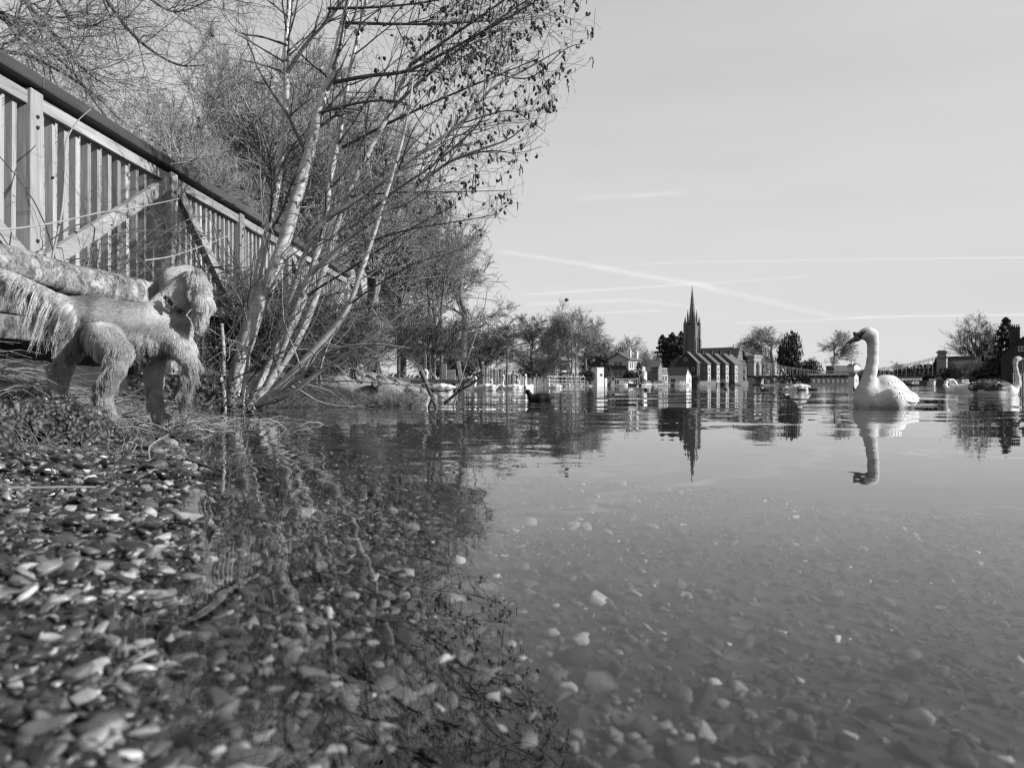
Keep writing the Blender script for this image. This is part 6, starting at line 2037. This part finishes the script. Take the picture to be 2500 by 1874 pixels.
# collar
cc = [d(402, 724, .075), d(416, 738, .07), d(430, 752, .08), d(444, 762, .10)]
col_c = spline(cc, 14)
cm = MB()
for a, b in zip(col_c[:-1], col_c[1:]): cm.beam(a, b + (b - a) * .1, .006, .016, up=(.55, -.3, .75))
co = cm.build('collar', M['collar'], dog)
bk = MB(); c0, c1 = Vector(d(408, 732, .063)), Vector(d(424, 746, .063)); up_ = Vector((.62, 0, .78))
for s in (-1, 1): bk.beam(c0 + up_ * s * .012, c1 + up_ * s * .012, .006, .005, up=(0, -1, 0))
for q0 in (c0, c1): bk.beam(q0 - up_ * .014, q0 + up_ * .014, .006, .005, up=(0, -1, 0))
bk.build('buckle', M['metal_buckle'], co)
# nose and claws
MB().ball(d(502, 738, .36), .013, (1, .8, .8), 8, 6).build('nose', M['swan_black'], dog, True)
# ------------------------------------------------------------------ rock, reeds, grasses, litter, twigs
SR_ = np.random.default_rng(101)
# lichened boulder under the dog's tail
rv, rf = ico(5)
rv = rv * np.array([.30, .19, .105])
def rn(v, f, s): return vnoise(v[:, 0] + v[:, 2] * .7, v[:, 1] - v[:, 2] * .5, f, s) 
sq = np.sign(rv) * np.abs(rv / np.array([.30, .20, .10])) ** .72 * np.array([.30, .20, .10])
nn_ = unit(rv)
rv = sq * (1 + .12 * rn(rv, 6, 1) + .13 * rn(rv, 17, 2) + .10 * rn(rv, 42, 3) - .07 * np.abs(rn(rv, 70, 4)))[:, None]
ev, ef, en = [], [], 0
for i in SR_.choice(len(rv), 900, replace=False):      # flints set in the lump
    if rv[i, 2] < -.06: continue
    sv, sf = FLINTS[SR_.integers(len(FLINTS))]
    e_ = Euler((SR_.uniform(0, 6), SR_.uniform(0, 6), SR_.uniform(0, 6))).to_matrix()
    ev.append(sv @ np.array(e_).T * np.clip(np.exp(SR_.normal(math.log(.0055), .5)), .0025, .014) + rv[i] * .985); ef.append(sf + en); en += len(sv)
rk = np_mesh('boulder', rv, rf, M['rock_stone'], None, True)
rp_ = P(95, 1050, 2.08); st_ = np_mesh('pebble', np.vstack(ev), np.vstack(ef), M['pebble_stuff'], rk, True, np.repeat(SR_.uniform(.3, .88, len(ev)), [len(e) for e in ev])); tag(st_, kind='stuff')
rk.location = (-1.455, 2.16, .03); rk.rotation_euler = (0, R(-2), R(8))
tag(rk, 'rough pitted boulder on the shore below the dog tail', 'boulder')
for (u, Y, s, lab) in ((-60, 1.72, .09, 'dark wet stone at the left edge in front of the boulder'), (262, 2.35, .05, 'small dark stone wedged behind the boulder under the hind paw')):
    v2 = unit(ico(4)[0]); v2 = v2 * (1 + .2 * rn(v2, 1.6, 7) + .08 * rn(v2, 5, 8))[:, None] * np.array([1, .8, .55]) * s
    o = np_mesh('stone', v2, ico(4)[1], M['rock_stone'], None, True); o.location = (bscale(u, Y), Y, gz(bscale(u, Y), Y) + s * .2); tag(o, lab, 'stone')
# rubble along the top of the concrete bank
rub = [np_mesh('rubble_stone', v_, f_, M['concrete'], None, True, link_it=False) for v_, f_ in FLINTS[:8]]
for i in range(58):
    x, y = SR_.uniform(-2.9, -1.15), SR_.uniform(9.25, 12)
    s = SR_.uniform(.04, .14)
    o = link('rubble_stone', rub[i % 8]); o.scale = (s,) * 3; o.rotation_euler = (SR_.uniform(-.5, .5), SR_.uniform(-.5, .5), SR_.uniform(0, 6))
    o.location = (x, y, .05 + .46 * min(max((-x - 1.3) / 1.5, 0), 1) + s * .3); tag(o, 'pale rubble stone lying on the concrete bank behind the alder', 'stone', 'rubble on the concrete bank')


def blades(n, x, y, z, L, w, lean, rng, bend=.6, K=5, az=None, curl=0.0):
    """flat-bent grass blades as thin three-sided tubes"""
    a = rng.uniform(0, 2 * np.pi, n) if az is None else az
    d0 = np.stack([np.cos(a) * lean, np.sin(a) * lean, np.ones(n)], 1); d0 = unit(d0)
    p = [np.stack([x, y, z], 1)]; dcur = d0
    side = np.stack([np.cos(a), np.sin(a), np.zeros(n)], 1)
    for k in range(K - 1):
        dcur = unit(dcur + np.array([0, 0, -1]) * bend * .35 + side * .12 + rng.normal(size=(n, 3)) * (.10 + curl))
        p.append(p[-1] + dcur * (L / (K - 1))[:, None])
    Q_ = np.stack(p, 1)
    return Q_, w[:, None] * np.linspace(1, .25, K)[None]


def grass(name, label, x, y, L, w, lean, mat, bend=.6, K=5, az=None, curl=0.0, zoff=0.0, cat='grass'):
    n = len(x); z = ground_z(x, y) + zoff
    Q_, w_ = blades(n, x, y, np.maximum(z, -.01), L, w, lean, SR_, bend, K, az, curl)
    g_ = ground_z(Q_[..., 0].ravel(), Q_[..., 1].ravel()).reshape(Q_.shape[:2])
    Q_[..., 2] = np.maximum(Q_[..., 2], g_ + .002)
    v, f = tubes(Q_, w_, 3)
    return tag(np_mesh(name, v, f, M[mat], None, False), label, cat, kind='stuff')


def U(a, b, n): return SR_.uniform(a, b, n)


# heap of flattened dead reeds left of and behind the dog
n = 2100
x = np.concatenate([SR_.normal(-2.2, .26, 900), SR_.normal(-1.75, .30, 1200)]); y = np.concatenate([SR_.normal(3.25, .30, 900), SR_.normal(3.35, .35, 1200)])
grass('dead_reeds', 'flattened pale dead reed leaves behind the dog legs', x, y, np.concatenate([U(.15, .42, 900), U(.06, .22, 1200)]), U(.002, .0042, n), U(.8, 2.2, n), 'straw', .9, 5, SR_.normal(-.4, .9, n), .05, .02, 'reeds')
n = 1300
x, y = SR_.normal(-2.35, .26, n), SR_.normal(4.0, .45, n)
grass('dead_reeds', 'matted dead stalks on the dark bank under the stone wall', x, y, U(.08, .26, n), U(.002, .004, n), U(.5, 2.5, n), 'dead_grass', .8, 5, None, .1, .01, 'reeds')
n = 170
x, y = SR_.normal(-1.18, .20, n), SR_.normal(1.92, .07, n)
grass('grass_tufts', 'curling dead grass round the foot of the boulder', x, y, U(.05, .13, n), U(.0012, .0024, n), U(.3, 1.6, n), 'dead_grass', .5, 6, None, .22)
n = 1300
x = U(-1.12, -.62, n); y = 2.02 + (x + 1.1) * -.12 + SR_.normal(0, .11, n)
grass('root_litter', 'dark tangle of wet roots and leaf litter along the waterline', x, y, U(.02, .07, n), U(.0008, .0018, n), U(1.2, 4, n), 'dead_grass', .9, 5, None, .25)
n = 6500
x = U(-2.75, -1.0, n); y = U(2.4, 5.4, n)
k_ = shore_d(x, y) > .0
grass('bank_grass', 'short rough grass and litter on the bank behind the dog', x[k_], y[k_], U(.02, .07, n)[k_], U(.0010, .002, n)[k_], U(.3, 2, n)[k_], 'grass_blade', .5, 5, None, .15)
n = 9000
x = U(-2.9, -.85, n); y = U(5.2, 8.8, n)
dd_ = shore_d(x, y); k_ = (dd_ > -.03) & (dd_ < 1.3)
grass('bank_grass', 'straggling dead grass at the waterline under the alder', x[k_], y[k_], U(.04, .15, n)[k_], U(.0012, .0024, n)[k_], U(.2, 1.4, n)[k_], 'dead_grass', .6, 5, None, .12)
n = 520
x = U(-1.2, -.80, n); y = U(6.5, 7.2, n)
grass('sedge', 'dense tuft of dead sedge stems standing in the shallows', x, y, U(.06, .16, n), U(.002, .003, n), U(.1, .7, n), 'dead_grass', .2, 4, None, .05, .02)
# leafy low plants
n = 1300
x, y = SR_.normal(-1.98, .22, n), SR_.normal(4.9, .35, n)
pp = np.stack([x, y, ground_z(x, y) + SR_.uniform(0, .30, n) * np.exp(-((x + 1.98) / .35) ** 2)], 1)
v, f = leaf_faces(pp, np.full(n, .016), SR_); tag(np_mesh('ground_ivy', v, f, M['ivy_leaf']), 'low leafy ivy plant at the foot of the alder beside the dog', 'plant', kind='stuff')
# brambles and dry stems climbing in front of the railing
A0 = np.stack([spline([(fx(y) + .15, y, .5), (fx(y) + .35 + SR_.uniform(-.1, .2), y + SR_.uniform(-.6, .6), 1.0 + SR_.uniform(-.1, .3)), (fx(y) + .45 + SR_.uniform(-.2, .3), y + SR_.uniform(-1.2, 1.2), 1.15 + SR_.uniform(-.4, .4)), (fx(y) + .5, y + SR_.uniform(-1.6, 1.6), .8 + SR_.uniform(-.5, .5))], 14) for y in SR_.uniform(4.6, 10.5, 46)])
r_a = np.repeat((np.linspace(.006, .002, 14))[None], len(A0), 0)
A1_, a1_ = sprout(A0, r_a, 420, SR_, .1, 1, (30, 75), (.12, .5), 7, -.02, .18, .6, .4, True, .0015)
A2_, a2_ = sprout(A1_, a1_, 800, SR_, .2, 1, (30, 75), (.05, .2), 5, 0, .2, .7, .4, True, .0012)
v, f = join_tubes([(A0, r_a, 4), (A1_, a1_, 3), (A2_, a2_, 3)])
tag(np_mesh('bramble_thicket', v, f, M['alder_branch']), 'thin dry bramble stems tangled in front of the railing', 'bramble', kind='stuff')
lv = A2_[:, -1]; v, f = leaf_faces(lv[::2], np.full(len(lv[::2]), .014), SR_)
tag(np_mesh('bramble_leaves', v, f, M['cone_dark']), 'few shrivelled dark leaves on the bramble stems', 'leaves', kind='stuff')
for pts, Y0, Y1, w0, w1, mat, lab in (
        ([(-20, 562), (60, 555), (150, 540), (250, 518), (340, 505), (438, 485)], 4.2, 5.2, 6, 2.5, 'pale_twig', 'long pale bare twig crossing in front of the railing posts'),
        ([(352, 636), (420, 625), (500, 598), (570, 570)], 5.0, 5.6, 4.5, 2, 'pale_twig', 'shorter pale twig rising towards the third railing post'),
        ([(125, 640), (150, 520), (158, 420), (160, 350), (185, 300), (222, 265)], 4.6, 4.9, 6, 2.5, 'pale_twig', 'upright curving stem climbing in front of the balusters'),
        ([(-10, 1245), (30, 1200), (75, 1192), (140, 1197), (190, 1200), (232, 1215)], 1.25, 1.3, 10, 5, 'straw', 'bent brown root lying across the gravel at the left'),
        ([(42, 1102), (90, 1128), (125, 1155)], 1.7, 1.55, 7, 3, 'dead_grass', 'short broken root below the boulder'),
        ([(455, 1120), (500, 1135), (545, 1150)], 1.72, 1.66, 8, 3, 'alder_branch', 'dark wet stick lying at the edge of the water'),
        ([(335, 1155), (365, 1130), (366, 1090), (412, 1060)], 1.70, 1.8, 4, 2, 'straw', 'thin pale forked stalk standing in front of the dog paw')):
    n_ = len(pts); C = spline([tuple(P(u, v, Y0 + (Y1 - Y0) * i / (n_ - 1))) for i, (u, v) in enumerate(pts)], 24)
    if Y0 < 2:
        for i in range(24): C[i, 2] = max(C[i, 2], gz(C[i, 0], C[i, 1]) + .006)
    w = np.linspace(w0, w1, 24) * np.linspace(Y0, Y1, 24) / F / 2
    v, f = tubes((C - C[0])[None], w[None], 6)
    o = np_mesh('twig', v, f, M[mat], None, True); o.location = C[0]; tag(o, lab, 'twig')

# dead leaves and grit trodden into the gravel
n = 1500
x, y, _r = (lambda Y_: (U(-.74, -.12, n) * Y_, Y_, 0))(np.sqrt(U(.3 ** 2, 2.3 ** 2, n)))
k_ = shore_d(x, y) > -.04
pp = np.stack([x, y, ground_z(x, y) + U(.002, .012, n)], 1)[k_]
v, f = leaf_faces(pp, U(.003, .009, n)[k_], SR_); v[:, 2] = np.repeat(pp[:, 2], 4) + (v[:, 2] - np.repeat(pp[:, 2], 4)) * .35
tag(np_mesh('leaf_litter', v, f, M['ivy_leaf']), 'small dark dead leaves scattered over the gravel', 'leaves', kind='stuff')

# specks of leaf and down drifting on the water
n = 46
fy_ = np.sqrt(U(1.1 ** 2, 9.0 ** 2, n)); fx_ = U(-.35, .66, n) * fy_
k_ = shore_d(fx_, fy_) < -.2
pp = np.stack([fx_, fy_, np.full(n, .003)], 1)[k_]
v, f = leaf_faces(pp, U(.004, .011, n)[k_], SR_); v[:, 2] = .003 + (v[:, 2] - .003) * .18 + .002
tag(np_mesh('floating_debris', v, f, M['dead_grass']), 'tiny specks of dead leaf drifting on the calm water', 'leaves', kind='stuff')
